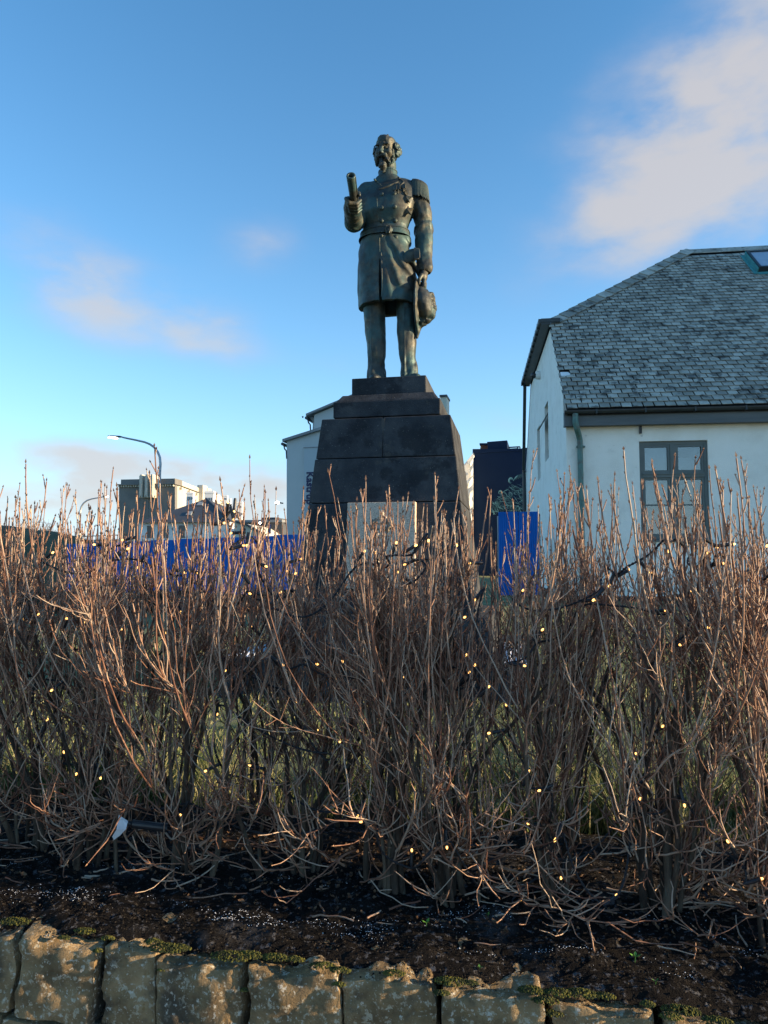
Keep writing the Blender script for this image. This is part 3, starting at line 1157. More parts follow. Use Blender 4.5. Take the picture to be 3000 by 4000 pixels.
block('block', 0.44, z5b, w5b + 0.22, w5b + 0.20, 1.16, 1.14, cx0, 'broad lower step of the pedestal')
block('block', -0.25, 0.436, 1.70, 1.68, 1.52, 1.50, cx0, 'wide bottom step dusted with snow')
# granite plaque leaning on the front
pl0, pl1 = on_depth(1358, 1963, -0.88)[0], on_depth(1623, 1963, -0.88)[0]
mm = MB()
pz1, pz0 = zof(1961, -0.88), zof(2300, -0.98)
mm.frustum(np.array([(pl0 - 0.005, -1.00, pz0), (pl1 + 0.005, -1.00, pz0), (pl1 + 0.005, -0.84, pz0), (pl0 - 0.005, -0.84, pz0)]),
           np.array([(pl0, -0.89, pz1), (pl1, -0.89, pz1), (pl1, -0.76, pz1), (pl0, -0.76, pz1)]))
plq = mesh_obj('plaque', bevelled(mm.mesh('plaque'), 0.008), MAT['granite'], ped)
plq['label'] = 'pale speckled granite plaque with a crowned relief'


def plz(px, py):
    p = on_depth(px, py, -1.0)
    t = (pz1 - (p[2] - 0.15)) / (pz1 - pz0)
    q = on_depth(px, py, -0.895 - 0.11 * np.clip(t, 0, 1))
    q[2] -= 0.15
    return q


mm = MB()
# crown: band, arches, orb and cross above a cipher with two side fronds
a_ = lambda x, y: plz(1300 + x / 4.1475, 1900 + y / 4.1475)
mm.tube([a_(725, 585), a_(790, 595), a_(855, 585)], 0.018, 6)
for xs in ((725, 715, 790), (790, 790, 790), (855, 865, 790)):
    mm.tube([a_(xs[0], 580), a_(xs[1], 505), a_(xs[2], 460)], 0.013, 6)
mm.ball(a_(790, 440), 0.03, 8, 6)
mm.tube([a_(790, 425), a_(790, 385)], 0.011, 5)
mm.tube([a_(772, 405), a_(808, 405)], 0.011, 5)
cr_o = mm.build('crown_relief', MAT['granite'], plq, local=True, smooth=True)
for sg in (-1, 1):
    mm = MB()
    pts = [(790 + sg * 20, 700), (790 + sg * 80, 690), (790 + sg * 150, 640), (790 + sg * 125, 570), (790 + sg * 70, 545)]
    mm.tube([a_(*p) for p in pts], [0.014, 0.022, 0.026, 0.02, 0.01], 7)
    for k in range(4):
        q = pts[k + 1]
        mm.ball(a_(q[0] + sg * 14, q[1] + 12), (0.026, 0.016, 0.034), 7, 5)
    mm.build('laurel_relief', MAT['iron'], plq, local=True, smooth=True)
mm = MB()
mm.tube([a_(735, 660), a_(735, 790), a_(790, 820), a_(845, 780)], 0.015, 6)
mm.tube([a_(845, 660), a_(820, 640), a_(770, 650), a_(735, 720)], 0.013, 6)
mm.build('cipher_relief', MAT['granite'], plq, local=True, smooth=True)
# crusted snow left on the bottom step
for sg, n_ in ((-1, 60), (1, 46)):
    mm = MB()
    nx, ny = 16, 10
    x0, x1 = cx0 + sg * (w5b + 0.30), cx0 + sg * 1.62
    V, F = [], []
    for i in range(nx):
        for j in range(ny):
            x = x0 + (x1 - x0) * i / (nx - 1)
            y = -1.46 + 1.9 * j / (ny - 1)
            e = min(i, nx - 1 - i, j, ny - 1 - j)
            V.append((x + 0.02 * math.sin(j * 2.1), y + 0.03 * math.sin(i * 1.7), 0.4365 + (0.0 if e == 0 else 0.022 + 0.010 * math.sin(i * 1.3 + j))))
    F = [[i * ny + j, (i + 1) * ny + j, (i + 1) * ny + j + 1, i * ny + j + 1] for i in range(nx - 1) for j in range(ny - 1)]
    mm.add(V, F if sg > 0 else [f[::-1] for f in F])
    mm.build('snow_patch', MAT['snow'], ped, local=True, smooth=True)
# ================================================================== the ground
def sstep(a, b, x):
    t = np.clip((x - a) / (b - a), 0, 1)
    return t * t * (3 - 2 * t)


gn = Noise3(70, f0=0.25, octaves=3)


def lawn_z(x, y):
    rise = 0.60 * sstep(8.5, 15.5, y) * sstep(-4.5, 2.5, x) * (1 - sstep(60, 90, y))
    return 0.15 + rise + 0.018 * gn(x, y, 0 * x) * (1 - sstep(60, 200, y))


WALL_A = math.atan(0.146)                    # the kerbside wall, bed and hedge run at this angle
wu = np.array([math.cos(WALL_A), -math.sin(WALL_A)])
wv = np.array([math.sin(WALL_A), math.cos(WALL_A)])
WALL_O = np.array([0.0, 2.28])


def wall_xy(s, t):
    """s metres along the wall (right positive), t metres behind its face"""
    return WALL_O + wu * s + wv * t


def soil_z(s, t):
    top = 0.325 - 0.034 * s
    mound = 0.035 * np.exp(-((t - 0.62) / 0.3) ** 2)
    return top + 0.007 - 0.028 * (1 - sstep(0.05, 0.11, t)) + mound + (0.15 - top) * sstep(1.1, 1.95, t)


def grid_sheet(xs, ys, zf):
    X, Y = np.meshgrid(xs, ys, indexing='ij')
    Z = zf(X, Y)
    V = np.stack([X, Y, Z], -1).reshape(-1, 3)
    n, k = len(xs), len(ys)
    i, j = np.meshgrid(np.arange(n - 1), np.arange(k - 1), indexing='ij')
    a = (i * k + j).ravel()
    return V, np.stack([a, a + k, a + k + 1, a + 1], 1)


xs = np.r_[np.array([-1500, -500, -150, -60, -35]), np.arange(-24, 24.1, 0.8), np.array([35, 60, 150, 500, 1500])]
ys = np.r_[np.array([-400.0, -60, -10, 1.2, 2.0]), np.arange(3.4, 30, 0.6), np.array([40, 60, 90, 150, 300, 700, 2000])]
V, F = grid_sheet(xs, ys, lambda x, y: np.where(y < 3.0, -0.30, lawn_z(x, y)))
m = MB(); m.add(V, F)
g = m.build('lawn_ground', MAT['lawn'], smooth=True)
g['kind'] = 'structure'
m = MB()
m.add([(-40, -12, -0.285), (40, -12, -0.285), (40, -3, -0.285), (-40, -3, -0.285)], [[0, 1, 2, 3]])
tag(m.build('road', MAT['asphalt']), kind='structure')
MAT['pavement'] = mat('grey_pavement', [(0.17, 0.17, 0.17), (0.24, 0.24, 0.235)], scale=6, rough=0.9, bump=0.2)
m = MB()
p = [wall_xy(-14, -0.02), wall_xy(14, -0.02)]
m.prism([(-30, -3, -0.16), (30, -3, -0.16), (*p[1], -0.16), (*p[0], -0.16)], (0, 0, -0.15))
tag(m.build('pavement', MAT['pavement']), kind='structure')

# planting bed: dark gritty soil with a ragged surface, frost-dusted along the wall
ss = np.arange(-4.2, 4.21, 0.028)
tt = np.r_[np.arange(0.050, 0.95, 0.022), np.arange(0.95, 2.2, 0.09)]
sn1, sn2 = Noise3(80, f0=3.2, octaves=3), Noise3(81, f0=14, octaves=2)
S_, T_ = np.meshgrid(ss, tt, indexing='ij')
Zs = soil_z(S_, T_) + 0.006 * sn1(S_, T_, 0 * S_) + 0.004 * sn2(S_, T_, 0 * S_)
Zs = Zs - 0.05 * sstep(2.0, 2.2, T_)
XY = WALL_O + S_[..., None] * wu + T_[..., None] * wv
V = np.concatenate([XY, Zs[..., None]], -1).reshape(-1, 3)
n, k = len(ss), len(tt)
i, j = np.meshgrid(np.arange(n - 1), np.arange(k - 1), indexing='ij')
a = (i * k + j).ravel()
m = MB(); m.add(V, np.stack([a, a + k, a + k + 1, a + 1], 1))
tag(m.build('planting_bed_soil', MAT['frosty_soil'], smooth=True), kind='structure')


def scatter(name, n, s_rng, t_rng, size, material, seed, zoff=0.0, flat=0.6, dens=None):
    r = np.random.default_rng(seed)
    s = r.uniform(*s_rng, n)
    t = r.uniform(*t_rng, n)
    if dens is not None:
        keep = r.uniform(size=n) < dens(s, t)
        s, t = s[keep], t[keep]
        n = len(s)
    c = WALL_O + s[:, None] * wu + t[:, None] * wv
    z = soil_z(s, t) + 0.006 * sn1(s, t, 0 * s) + 0.004 * sn2(s, t, 0 * s) + zoff
    sz = size[0] * (size[1] / size[0]) ** (r.uniform(size=n) ** 2.2)
    B = np.array([[1, 0, 0], [0, 1, 0], [-1, 0, 0], [0, -1, 0], [0, 0, 1], [0, 0, -1]], float)
    Vv = B[None] * (sz[:, None, None] * r.uniform(0.55, 1.2, (n, 6, 1)))
    Vv[..., 2] *= flat
    ang = r.uniform(0, 6.28, n)
    ca, sa = np.cos(ang)[:, None], np.sin(ang)[:, None]
    x, y = Vv[..., 0] * ca - Vv[..., 1] * sa, Vv[..., 0] * sa + Vv[..., 1] * ca
    Vv[..., 0], Vv[..., 1] = x, y
    Vv = Vv + np.c_[c, z][:, None, :]
    Ft = np.array([[0, 1, 4], [1, 2, 4], [2, 3, 4], [3, 0, 4], [1, 0, 5], [2, 1, 5], [3, 2, 5], [0, 3, 5]])
    mm_ = MB()
    mm_.add(Vv.reshape(-1, 3), (Ft[None] + 6 * np.arange(n)[:, None, None]).reshape(-1, 3))
    return tag(mm_.build(name, material), kind='stuff')


o = scatter('soil_crumbs', 26000, (-2.6, 2.6), (0.16, 1.5), (0.0022, 0.0095), MAT['crumb'], 3)
tag(o, 'dark gritty crumbs of volcanic soil covering the bed behind the wall', 'soil crumbs')
MAT['frost'] = mat('rime_frost', [(0.55, 0.58, 0.66), (0.75, 0.78, 0.84)], rough=0.6)
fz = Noise3(90, f0=1.6, octaves=3)
o = scatter('frost_crystals', 14000, (-2.4, 2.4), (0.17, 0.52), (0.0013, 0.0034), MAT['frost'], 4, 0.003,
            dens=lambda s, t: np.clip((0.45 * fz(s * 1.2, t * 4, 0 * s) - 0.55 + 1.15 * np.exp(-((s + 0.18) / 0.42) ** 2) * np.exp(-((t - 0.24 - 0.1 * s) / 0.07) ** 2) + 0.4 * np.exp(-((s + 0.95) / 0.3) ** 2) * np.exp(-((t - 0.28) / 0.05) ** 2)) * 1.3, 0, 0.9))
tag(o, 'white frost lying in patches on the soil just behind the wall', 'frost')

# dry leaf litter under the hedge
MAT['leaf_litter'] = mat('dry_brown_leaf', [(0.04, 0.022, 0.013), (0.085, 0.045, 0.024), (0.15, 0.085, 0.045)], scale=20, rough=0.8, island=0.7)
r = np.random.default_rng(8)
m = MB()
n = 1500
s, t = r.uniform(-2.4, 2.4, n), np.clip(r.normal(0.70, 0.22, n), 0.33, 1.6)
c = WALL_O + s[:, None] * wu + t[:, None] * wv
z = soil_z(s, t) + 0.006 * sn1(s, t, 0 * s) + 0.006
for q in range(n):
    L_, w_ = r.uniform(0.006, 0.016), r.uniform(0.004, 0.009)
    M_ = np.array(Matrix.Rotation(r.uniform(0, 6.28), 3, 'Z') @ Matrix.Rotation(r.uniform(-0.7, 0.7), 3, 'X') @ Matrix.Rotation(r.uniform(-0.7, 0.7), 3, 'Y'))
    pts = np.array([[-L_, 0, 0.004], [-L_ * 0.3, -w_, 0.006], [L_ * 0.5, -w_ * 0.7, 0.002], [L_, 0, 0.008], [L_ * 0.5, w_ * 0.7, 0.003], [-L_ * 0.3, w_, 0.007], [0, 0, -0.001]]) @ M_.T + np.r_[c[q], z[q]]
    m.add(pts, [[6, 0, 1], [6, 1, 2], [6, 2, 3], [6, 3, 4], [6, 4, 5], [6, 5, 0]])
tag(m.build('leaf_litter', MAT['leaf_litter']), 'dead brown leaves lying on the soil under the hedge', 'leaf litter', kind='stuff')


# grass: long pale tufts behind the hedge, shorter on the lawn
def grass_patch(name, label, n, xr, yr, hr, seed, lean=0.5, avoid=None):
    r = np.random.default_rng(seed)
    x, y = r.uniform(*xr, n), yr[0] + (yr[1] - yr[0]) * r.uniform(size=n) ** 1.4
    x = x * (0.62 * y) / (0.62 * yr[1]) if avoid is None else x
    cl = gn(x * 6, y * 6, 0 * x + 3)
    h_ = r.uniform(*hr, n) * (1 + 0.35 * cl)
    s_ = (np.c_[x, y] - WALL_O) @ wv
    zb = np.where(s_ < 2.1, soil_z((np.c_[x, y] - WALL_O) @ wu, s_), lawn_z(x, y)) - 0.01
    zb = np.maximum(zb, lawn_z(x, y) - 0.01)
    a = r.uniform(0, 6.28, n)
    ln = h_ * r.uniform(0.1, lean, n)
    w = r.uniform(0.0022, 0.0042, n) * (1 + 0.10 * (y - 3))
    pa = r.uniform(0, 6.28, n)
    dx, dy = np.cos(a), np.sin(a)
    wx, wy = np.cos(pa) * w, np.sin(pa) * w
    b = np.c_[x, y, zb]
    mid = b + np.c_[dx * ln * 0.35, dy * ln * 0.35, h_ * 0.6]
    tip = b + np.c_[dx * ln, dy * ln, h_]
    W = np.c_[wx, wy, 0 * wx]
    Vv = np.stack([b - W, b + W, mid + W * 0.7, mid - W * 0.7, tip], 1).reshape(-1, 3)
    k_ = 5 * np.arange(n)[:, None]
    mm_ = MB()
    mm_.add(Vv, np.array([[0, 1, 2, 3]]) + k_)
    mm_.add(np.zeros((0, 3)), np.zeros((0, 3), int)) if False else None
    mm_.f.append((np.array([[3, 2, 4]]) + k_))
    return tag(mm_.build(name, MAT['grass']), label, 'grass', kind='stuff')


grass_patch('long_grass', 'long tousled pale green grass behind the foot of the hedge', 30000, (-2.9, 2.9), (3.75, 4.9), (0.07, 0.22), 31, 0.9, avoid=1)
grass_patch('short_grass', 'short winter grass of the lawn round the pedestal', 46000, (-7.5, 7.5), (4.6, 12.5), (0.03, 0.075), 32, 0.8)

# paths and the frosty strip below the house
# ================================================================== white house with the slate roof
MAT['plaster'] = mat('white_roughcast_plaster', [(0.78, 0.75, 0.68), (0.86, 0.84, 0.77), (0.89, 0.87, 0.81)], scale=1.6, rough=0.95, bump=0.35, bscale=45,
                     spots=[((0.52, 0.50, 0.44), 2.6, 0.66, 0.10, 0.35), ((0.36, 0.35, 0.31), 5, 0.66, 0.05, 0.5)])
MAT['grey_paint'] = mat('grey_green_paint', [(0.10, 0.12, 0.115), (0.135, 0.152, 0.146)], scale=3, rough=0.6, bump=0.1, bscale=30)
MAT['fascia'] = mat('weathered_fascia_paint', [(0.085, 0.10, 0.108), (0.125, 0.14, 0.147)], scale=2.2, rough=0.7, bump=0.15, bscale=30, stretch=(0.4, 1, 3))
MAT['slate'] = mat('roof_slate', [(0.24, 0.225, 0.185), (0.36, 0.34, 0.285), (0.48, 0.455, 0.385)], scale=2.2, world=True, rough=0.62, island=0.42, bump=0.3, bscale=30,
                   spots=[((0.055, 0.052, 0.045), 3.0, 0.58, 0.05, 0.8), ((0.24, 0.225, 0.15), 14, 0.62, 0.05, 0.7), ((0.02, 0.02, 0.02), 40, 0.66, 0.04, 0.6)], spec=0.5)
MAT['underlay'] = mat('dark_roof_underlay', [(0.012, 0.013, 0.014), (0.02, 0.02, 0.022)], rough=1.0)
MAT['gutter'] = mat('dark_gutter_metal', [(0.025, 0.032, 0.036), (0.045, 0.052, 0.056)], scale=4, rough=0.45, metal=0.2)
MAT['copper'] = mat('green_copper', [(0.06, 0.13, 0.12), (0.10, 0.20, 0.185), (0.11, 0.10, 0.085)], scale=6, rough=0.6, metal=0.2)
MAT['verdigris'] = mat('turquoise_verdigris', [(0.04, 0.20, 0.21), (0.09, 0.34, 0.33)], scale=9, rough=0.7, bump=0.2)
MAT['glass'] = glass_mat('window_glass', (0.80, 0.86, 0.88), 0.16)
MAT['sky_pane'] = mat('roof_glass', [(0.30, 0.36, 0.45), (0.36, 0.42, 0.50)], rough=0.12, spec=0.8)
MAT['brown_shelf'] = mat('brown_shelves', [(0.06, 0.045, 0.03), (0.16, 0.12, 0.085)], scale=6, rough=0.8, stretch=(1, 1, 4))
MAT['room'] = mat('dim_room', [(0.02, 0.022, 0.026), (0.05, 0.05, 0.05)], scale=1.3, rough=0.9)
MAT['door_pink'] = mat('faded_pink_cloth', [(0.30, 0.17, 0.18), (0.38, 0.25, 0.25)], scale=3, rough=0.9)
MAT['curtain'] = mat('white_curtain', [(0.20, 0.225, 0.24), (0.27, 0.29, 0.30)], scale=5, rough=0.9)
MAT['pale_screen'] = mat('grey_screen', [(0.13, 0.135, 0.13), (0.19, 0.195, 0.19)], scale=2, rough=0.9)
MAT['plinth'] = mat('dark_house_plinth', [(0.02, 0.021, 0.022), (0.035, 0.036, 0.036)], scale=3, rough=0.9, bump=0.4)
MAT['steel'] = mat('galvanised_steel', [(0.30, 0.32, 0.34), (0.42, 0.44, 0.46)], scale=4, rough=0.45, metal=0.7)
MAT['black'] = mat('black_plastic', [(0.012, 0.013, 0.016), (0.022, 0.023, 0.028)], scale=6, rough=0.4)
MAT['white'] = mat('white_paint', [(0.72, 0.72, 0.71), (0.80, 0.80, 0.79)], scale=3, rough=0.6)

HA = R(-7.0)
HO = P(2224, 2345, 16.0)
HZ = HO[2]
hu = np.array([math.cos(HA), math.sin(HA), 0])
hv = np.array([-math.sin(HA), math.cos(HA), 0])
house = thing('house', 'long white roughcast house with a grey slate half-hipped roof', 'house', HO, HA)


def onface(px, py, t=0.0):
    """house axes (s along the front, t back, z up) of the sight line at distance t behind the front wall"""
    d = ray(px, py)
    o = EYE - HO
    q = (t - o @ hv) / (d @ hv)
    p = o + d * q
    return np.array([p @ hu, p @ hv, p[2]])


EAVE = onface(2217, 1600, -0.30)[2]           # height of the lowest slate edge above the base
RIDGE_T = 6.0
TAN = 0.985
zr = lambda t: EAVE + (t + 0.30) * TAN        # roof plane, slates' top
RIDGE_Z = zr(RIDGE_T)
HIP_T = 2.85
HIP_Z = zr(HIP_T)
HIP_S = 4.45
LEN = 16.0
DEP = 12.0
FASC = EAVE - 0.36

# walls: the front with a real opening for the window
w0, w1 = onface(2496, 1728), onface(2764, 1715)
wz1 = (w0[2] + w1[2]) / 2
wz0 = onface(2500, 2108)[2]
wx0, wx1 = w0[0] + 0.0, w1[0]
wins = [(wx0, wx1)] + [(wx0 + q * 3.1, wx1 + q * 3.1) for q in (1, 2, 3)]
m = MB()
edges = [0.0]
for a, b in wins:
    edges += [a, b]
edges.append(LEN)
T_ = 0.42
for q in range(0, len(edges), 2):
    m.box((edges[q], 0, 0.0), (edges[q + 1], T_, FASC + 0.06))
for a, b in wins:
    m.box((a, 0, 0.0), (b, T_, wz0))
    m.box((a, 0, wz1), (b, T_, FASC + 0.06))
m.build('front_wall', MAT['plaster'], house, local=True)

def ongable(px, py):
    d = ray(px, py)
    o = EYE - HO
    q = (-(o @ hu)) / (d @ hu)
    p = o + d * q
    return np.array([p @ hu, p @ hv, p[2]])


# gable wall, its two deep slit windows left open in it
slits = []
for (xt, yt, yb, tw) in ((2142, 1560, 1790, 0.95), (2110, 1655, 1870, 0.95)):
    a = ongable(xt, (yt + yb) / 2)
    slits.append((a[1], a[1] + tw, ongable(xt, yb)[2], ongable(xt, yt)[2]))


def gtop(t):
    return min(zr(min(t, 2 * RIDGE_T - t)) - 0.10, HIP_Z - 0.22)


brk = sorted([T_ + 0.002, HIP_T, 2 * RIDGE_T - HIP_T, DEP] + [q for sl in slits for q in sl[:2]])
m = MB()
for a, b in zip(brk[:-1], brk[1:]):
    hole = [sl for sl in slits if sl[0] <= a + 1e-4 and b <= sl[1] + 1e-4]
    if hole:
        m.prism([(0, a, 0), (0, b, 0), (0, b, hole[0][2]), (0, a, hole[0][2])], (0.40, 0, 0))
        m.prism([(0, a, hole[0][3]), (0, b, hole[0][3]), (0, b, gtop(b)), (0, a, gtop(a))], (0.40, 0, 0))
    else:
        m.prism([(0, a, 0), (0, b, 0), (0, b, gtop(b)), (0, a, gtop(a))], (0.40, 0, 0))
m.build('gable_wall', MAT['plaster'], house, local=True)
m = MB()
m.box((LEN - 0.4, T_ + 0.003, 0), (LEN, DEP, EAVE))
m.box((0.402, DEP - 0.4, 0), (LEN - 0.402, DEP, EAVE))
m.build('rear_wall', MAT['plaster'], house, local=True)


for k, (ya, yb, z0, z1) in enumerate(slits):
    fr = MB()
    fr.box((0.20, ya, z0), (0.27, ya + 0.07, z1))
    fr.box((0.20, yb - 0.07, z0), (0.27, yb, z1))
    fr.box((0.20, ya + 0.072, z1 - 0.07), (0.27, yb - 0.072, z1))
    fr.box((0.20, ya + 0.072, z0), (0.27, yb - 0.072, z0 + 0.07))
    w = fr.build('window', MAT['grey_paint'], house, local=True)
    w['label'] = ('slit window in the gable with its top sash swung open', 'closed slit window in the gable')[k]
    pn = MB()
    pn.box((0.225, ya + 0.072, z0 + 0.072), (0.24, yb - 0.072, z1 - 0.072))
    pn.build('pane', MAT['glass'], w, local=True)
    if k == 0:
        sa = MB()
        M_ = Matrix.Translation((0.19, ya + 0.06, z1 - 0.06)) @ Matrix.Rotation(R(30), 4, 'Y')
        sa.box((-0.03, 0, -0.70), (0.0, yb - ya - 0.12, 0), M_)
        sa.build('sash', MAT['grey_paint'], w, local=True)

# dark plinth along the foot, fascia and gutter under the eave
m = MB()
m.box((-0.03, -0.035, -0.6), (LEN, -0.001, 0.10))
m.box((-0.035, 0.001, -0.6), (-0.001, DEP, 0.10))
m.build('plinth', MAT['plinth'], house, local=True)
m = MB()
m.box((-0.06, -0.24, FASC), (LEN, -0.20, EAVE - 0.075))
m.box((-0.06, -0.199, FASC + 0.01), (LEN, -0.001, FASC + 0.05))
m.box((-0.062, -0.242, FASC - 0.002), (-0.02, -0.05, EAVE - 0.03))
m.build('fascia', MAT['fascia'], house, local=True)
m = MB()
gp = []
for q in np.linspace(math.pi, 2 * math.pi, 9):
    gp.append((-0.315 + 0.072 * math.cos(q), EAVE - 0.035 + 0.072 * math.sin(q)))
for q in np.linspace(2 * math.pi, math.pi, 9):
    gp.append((-0.315 + 0.062 * math.cos(q), EAVE - 0.033 + 0.062 * math.sin(q)))
for i in range(len(gp)):
    j = (i + 1) % len(gp)
    m.add([(-0.075, *gp[i]), (LEN, *gp[i]), (LEN, *gp[j]), (-0.075, *gp[j])], [[0, 1, 2, 3]])
m.prism([(-0.076, a, b) for a, b in gp[:9]], (0.012, 0, 0))
gut = m.build('gutter', MAT['gutter'], house, local=True)
cl = MB()
cl.box((0, -0.392, EAVE - 0.115), (0.035, -0.238, EAVE - 0.02))
cme = cl.mesh('gutter_bracket')
cme.materials.append(MAT['gutter'])
for q in range(14):
    o = mesh_obj('gutter_bracket', cme, MAT['gutter'], gut)
    o.location = (0.6 + q * 1.05, 0, 0)
# downpipe with its swan neck
dp = onface(2262, 1900)
m = MB()
x = onface(2247, 1640, -0.3)[0]
zq = onface(2250, 1690, -0.12)[2]
m.tube([(x, -0.315, EAVE - 0.10), (x, -0.315, zq + 0.20), (x + 0.03, -0.29, zq + 0.08), (x + 0.10, -0.12, zq - 0.08), (x + 0.125, -0.085, zq - 0.17), (x + 0.125, -0.085, 0.10)],
       [0.068, 0.068, 0.068, 0.066, 0.062, 0.062], 12)
for zz in (onface(2262, 1746, -0.1)[2], onface(2262, 1955, -0.1)[2]):
    m.tube([(x + 0.125, -0.085, zz), (x + 0.125, -0.085, zz + 0.03)], 0.078, 12)
    m.box((x + 0.05, -0.08, zz), (x + 0.24, -0.002, zz + 0.028))
m.build('downpipe', MAT['copper'], house, local=True, smooth=False)
m = MB()
x = onface(2496, 1668)[0]
m.box((x, -0.06, FASC - 0.17), (x + 0.05, -0.005, FASC - 0.002))
m.build('bracket', MAT['black'], house, local=True)


# windows of the front: two small upper lights over two tall casements
def casement(a, b, first):
    W = MB()
    f, y0, y1 = 0.075, 0.05, 0.13
    mid = (a + b) / 2
    zt = wz1 - (wz1 - wz0) * 0.345
    W.box((a, y0, wz0), (a + f, y1, wz1))
    W.box((b - f, y0, wz0), (b, y1, wz1))
    W.box((a + f, y0, wz1 - f), (b - f, y1, wz1))
    W.box((a + f, y0, wz0), (b - f, y1, wz0 + f))
    W.box((a + f, y0 - 0.012, zt - 0.055), (b - f, y1, zt + 0.055))
    W.box((a + f + 0.001, y0 - 0.03, zt + 0.012), (b - f - 0.001, y0 - 0.013, zt + 0.034))
    W.box((mid - 0.06, y0 - 0.004, wz0 + f), (mid + 0.06, y1, zt - 0.056))
    W.box((mid - 0.06, y0 - 0.004, zt + 0.056), (mid + 0.06, y1, wz1 - f))
    w = W.build('window', MAT['grey_paint'], house, local=True)
    w['label'] = 'grey framed four-light window in the front wall'
    for i, (xa, xb) in enumerate(((a + f, mid - 0.06), (mid + 0.06, b - f))):
        for z0, z1, low in ((wz0 + f, zt - 0.055, True), (zt + 0.055, wz1 - f, False)):
            s = MB()
            e = 0.055
            s.box((xa + 0.002, y0 + 0.012, z0), (xa + e, y1 - 0.01, z1))
            s.box((xb - e, y0 + 0.012, z0), (xb - 0.002, y1 - 0.01, z1))
            s.box((xa + e, y0 + 0.012, z1 - e), (xb - e, y1 - 0.01, z1))
            s.box((xa + e, y0 + 0.012, z0), (xb - e, y1 - 0.01, z0 + e))
            if low:
                zm = z0 + (z1 - z0) * 0.52
                s.box((xa + e, y0 + 0.02, zm), (xb - e, y1 - 0.015, zm + 0.03))
            s.build('sash', MAT['grey_paint'], w, local=True)
            p_ = MB()
            p_.box((xa + e, y0 + 0.045, z0 + e), (xb - e, y0 + 0.055, z1 - e))
            p_.build('pane', MAT['glass'], w, local=True)
    cb = MB()
    cb.box((a + f, 0.20, zt + 0.05), (mid, 0.215, wz1 - 0.03))
    cb.box((mid + 0.02, 0.30, zt + 0.05), (b - f, 0.315, zt + 0.42))
    cb.box((a + f, 0.24, zt - 0.62), (mid - 0.06, 0.255, zt - 0.02))
    cb.build('blind', MAT['curtain'], w, local=True)
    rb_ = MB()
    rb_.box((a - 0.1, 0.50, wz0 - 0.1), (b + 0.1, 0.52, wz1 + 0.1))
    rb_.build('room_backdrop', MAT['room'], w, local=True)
    sh_ = MB()
    sh_.box((mid + 0.12, 0.33, zt - 0.72), (b - f - 0.05, 0.36, zt - 0.10))
    sh_.build('shelf', MAT['brown_shelf'], w, local=True)
    lo_ = MB()
    lo_.box((mid + 0.08, 0.27, wz0 + 0.05), (b - f, 0.28, zt - 0.76))
    lo_.build('grey_screen', MAT['pale_screen'], w, local=True)
    pk = MB()
    pk.box((mid - 0.26, 0.28, wz0 + 0.10), (mid - 0.08, 0.30, wz0 + 0.78))
    pk.build('hanging_cloth', MAT['door_pink'], w, local=True)
    sl = MB()
    sl.frustum(np.array([(a - 0.03, -0.05, wz0 - 0.05), (b + 0.03, -0.05, wz0 - 0.05), (b + 0.03, 0.045, wz0 - 0.05), (a - 0.03, 0.045, wz0 - 0.05)]),
               np.array([(a - 0.03, -0.05, wz0 - 0.012), (b + 0.03, -0.05, wz0 - 0.012), (b + 0.03, 0.045, wz0 + 0.012), (a - 0.03, 0.045, wz0 + 0.012)]))
    sl.build('sill', MAT['grey_paint'], w, local=True)
    return w


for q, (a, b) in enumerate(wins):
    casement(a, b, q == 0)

# roof body, slates
m = MB()
u_ = 0.05                                       # the boards lie this far under the slates' faces
front = [(0.0, -0.28, zr(-0.28) - u_), (LEN, -0.28, zr(-0.28) - u_), (LEN, RIDGE_T, RIDGE_Z - u_), (HIP_S, RIDGE_T, RIDGE_Z - u_), (0.0, HIP_T, HIP_Z - u_)]
back = [(s, 2 * RIDGE_T - t, z) for s, t, z in front][::-1]
hip = [(0.0, HIP_T, HIP_Z - u_), (HIP_S, RIDGE_T, RIDGE_Z - u_), (0.0, 2 * RIDGE_T - HIP_T, HIP_Z - u_)]
m.poly(front)
m.poly(back)
m.poly(hip)
under = [(s, t, z - 0.10) for s, t, z in front]
m.poly(under[::-1])
for a in range(5):
    b = (a + 1) % 5
    if a in (0, 4):
        m.poly([front[b], front[a], under[a], under[b]])
roof = m.build('roof', MAT['underlay'], house, local=True)
SW, SE = 0.236, 0.192
nrow = int((math.hypot(RIDGE_T + 0.28, TAN * (RIDGE_T + 0.28)) - 0.18) / SE)
cs = 1 / math.hypot(1, TAN)
slope_dir = np.array([0, cs, cs * TAN])
nrm = np.array([0, -cs * TAN, cs])
skl = (onface(2905, 1015, 4.9)[0], None)


def slate_mb(mb, w, tilt, thick, j=0.0, skew=0.0):
    """one slate lying in its own axes: x across, y up the slope, z out of the roof"""
    L_ = SE * 1.32
    V = np.array([[0, 0, 0.022], [w, skew, 0.022], [w, L_, -0.012], [0, L_, -0.012]])
    V2 = V + np.array([0, 0, thick])
    V2[0] += (0.004, 0.005, 0); V2[1] += (-0.004, 0.005, 0)
    mb.add(np.vstack([V, V2]), [[4, 5, 6, 7], [0, 1, 5, 4], [1, 2, 6, 5], [3, 0, 4, 7]])


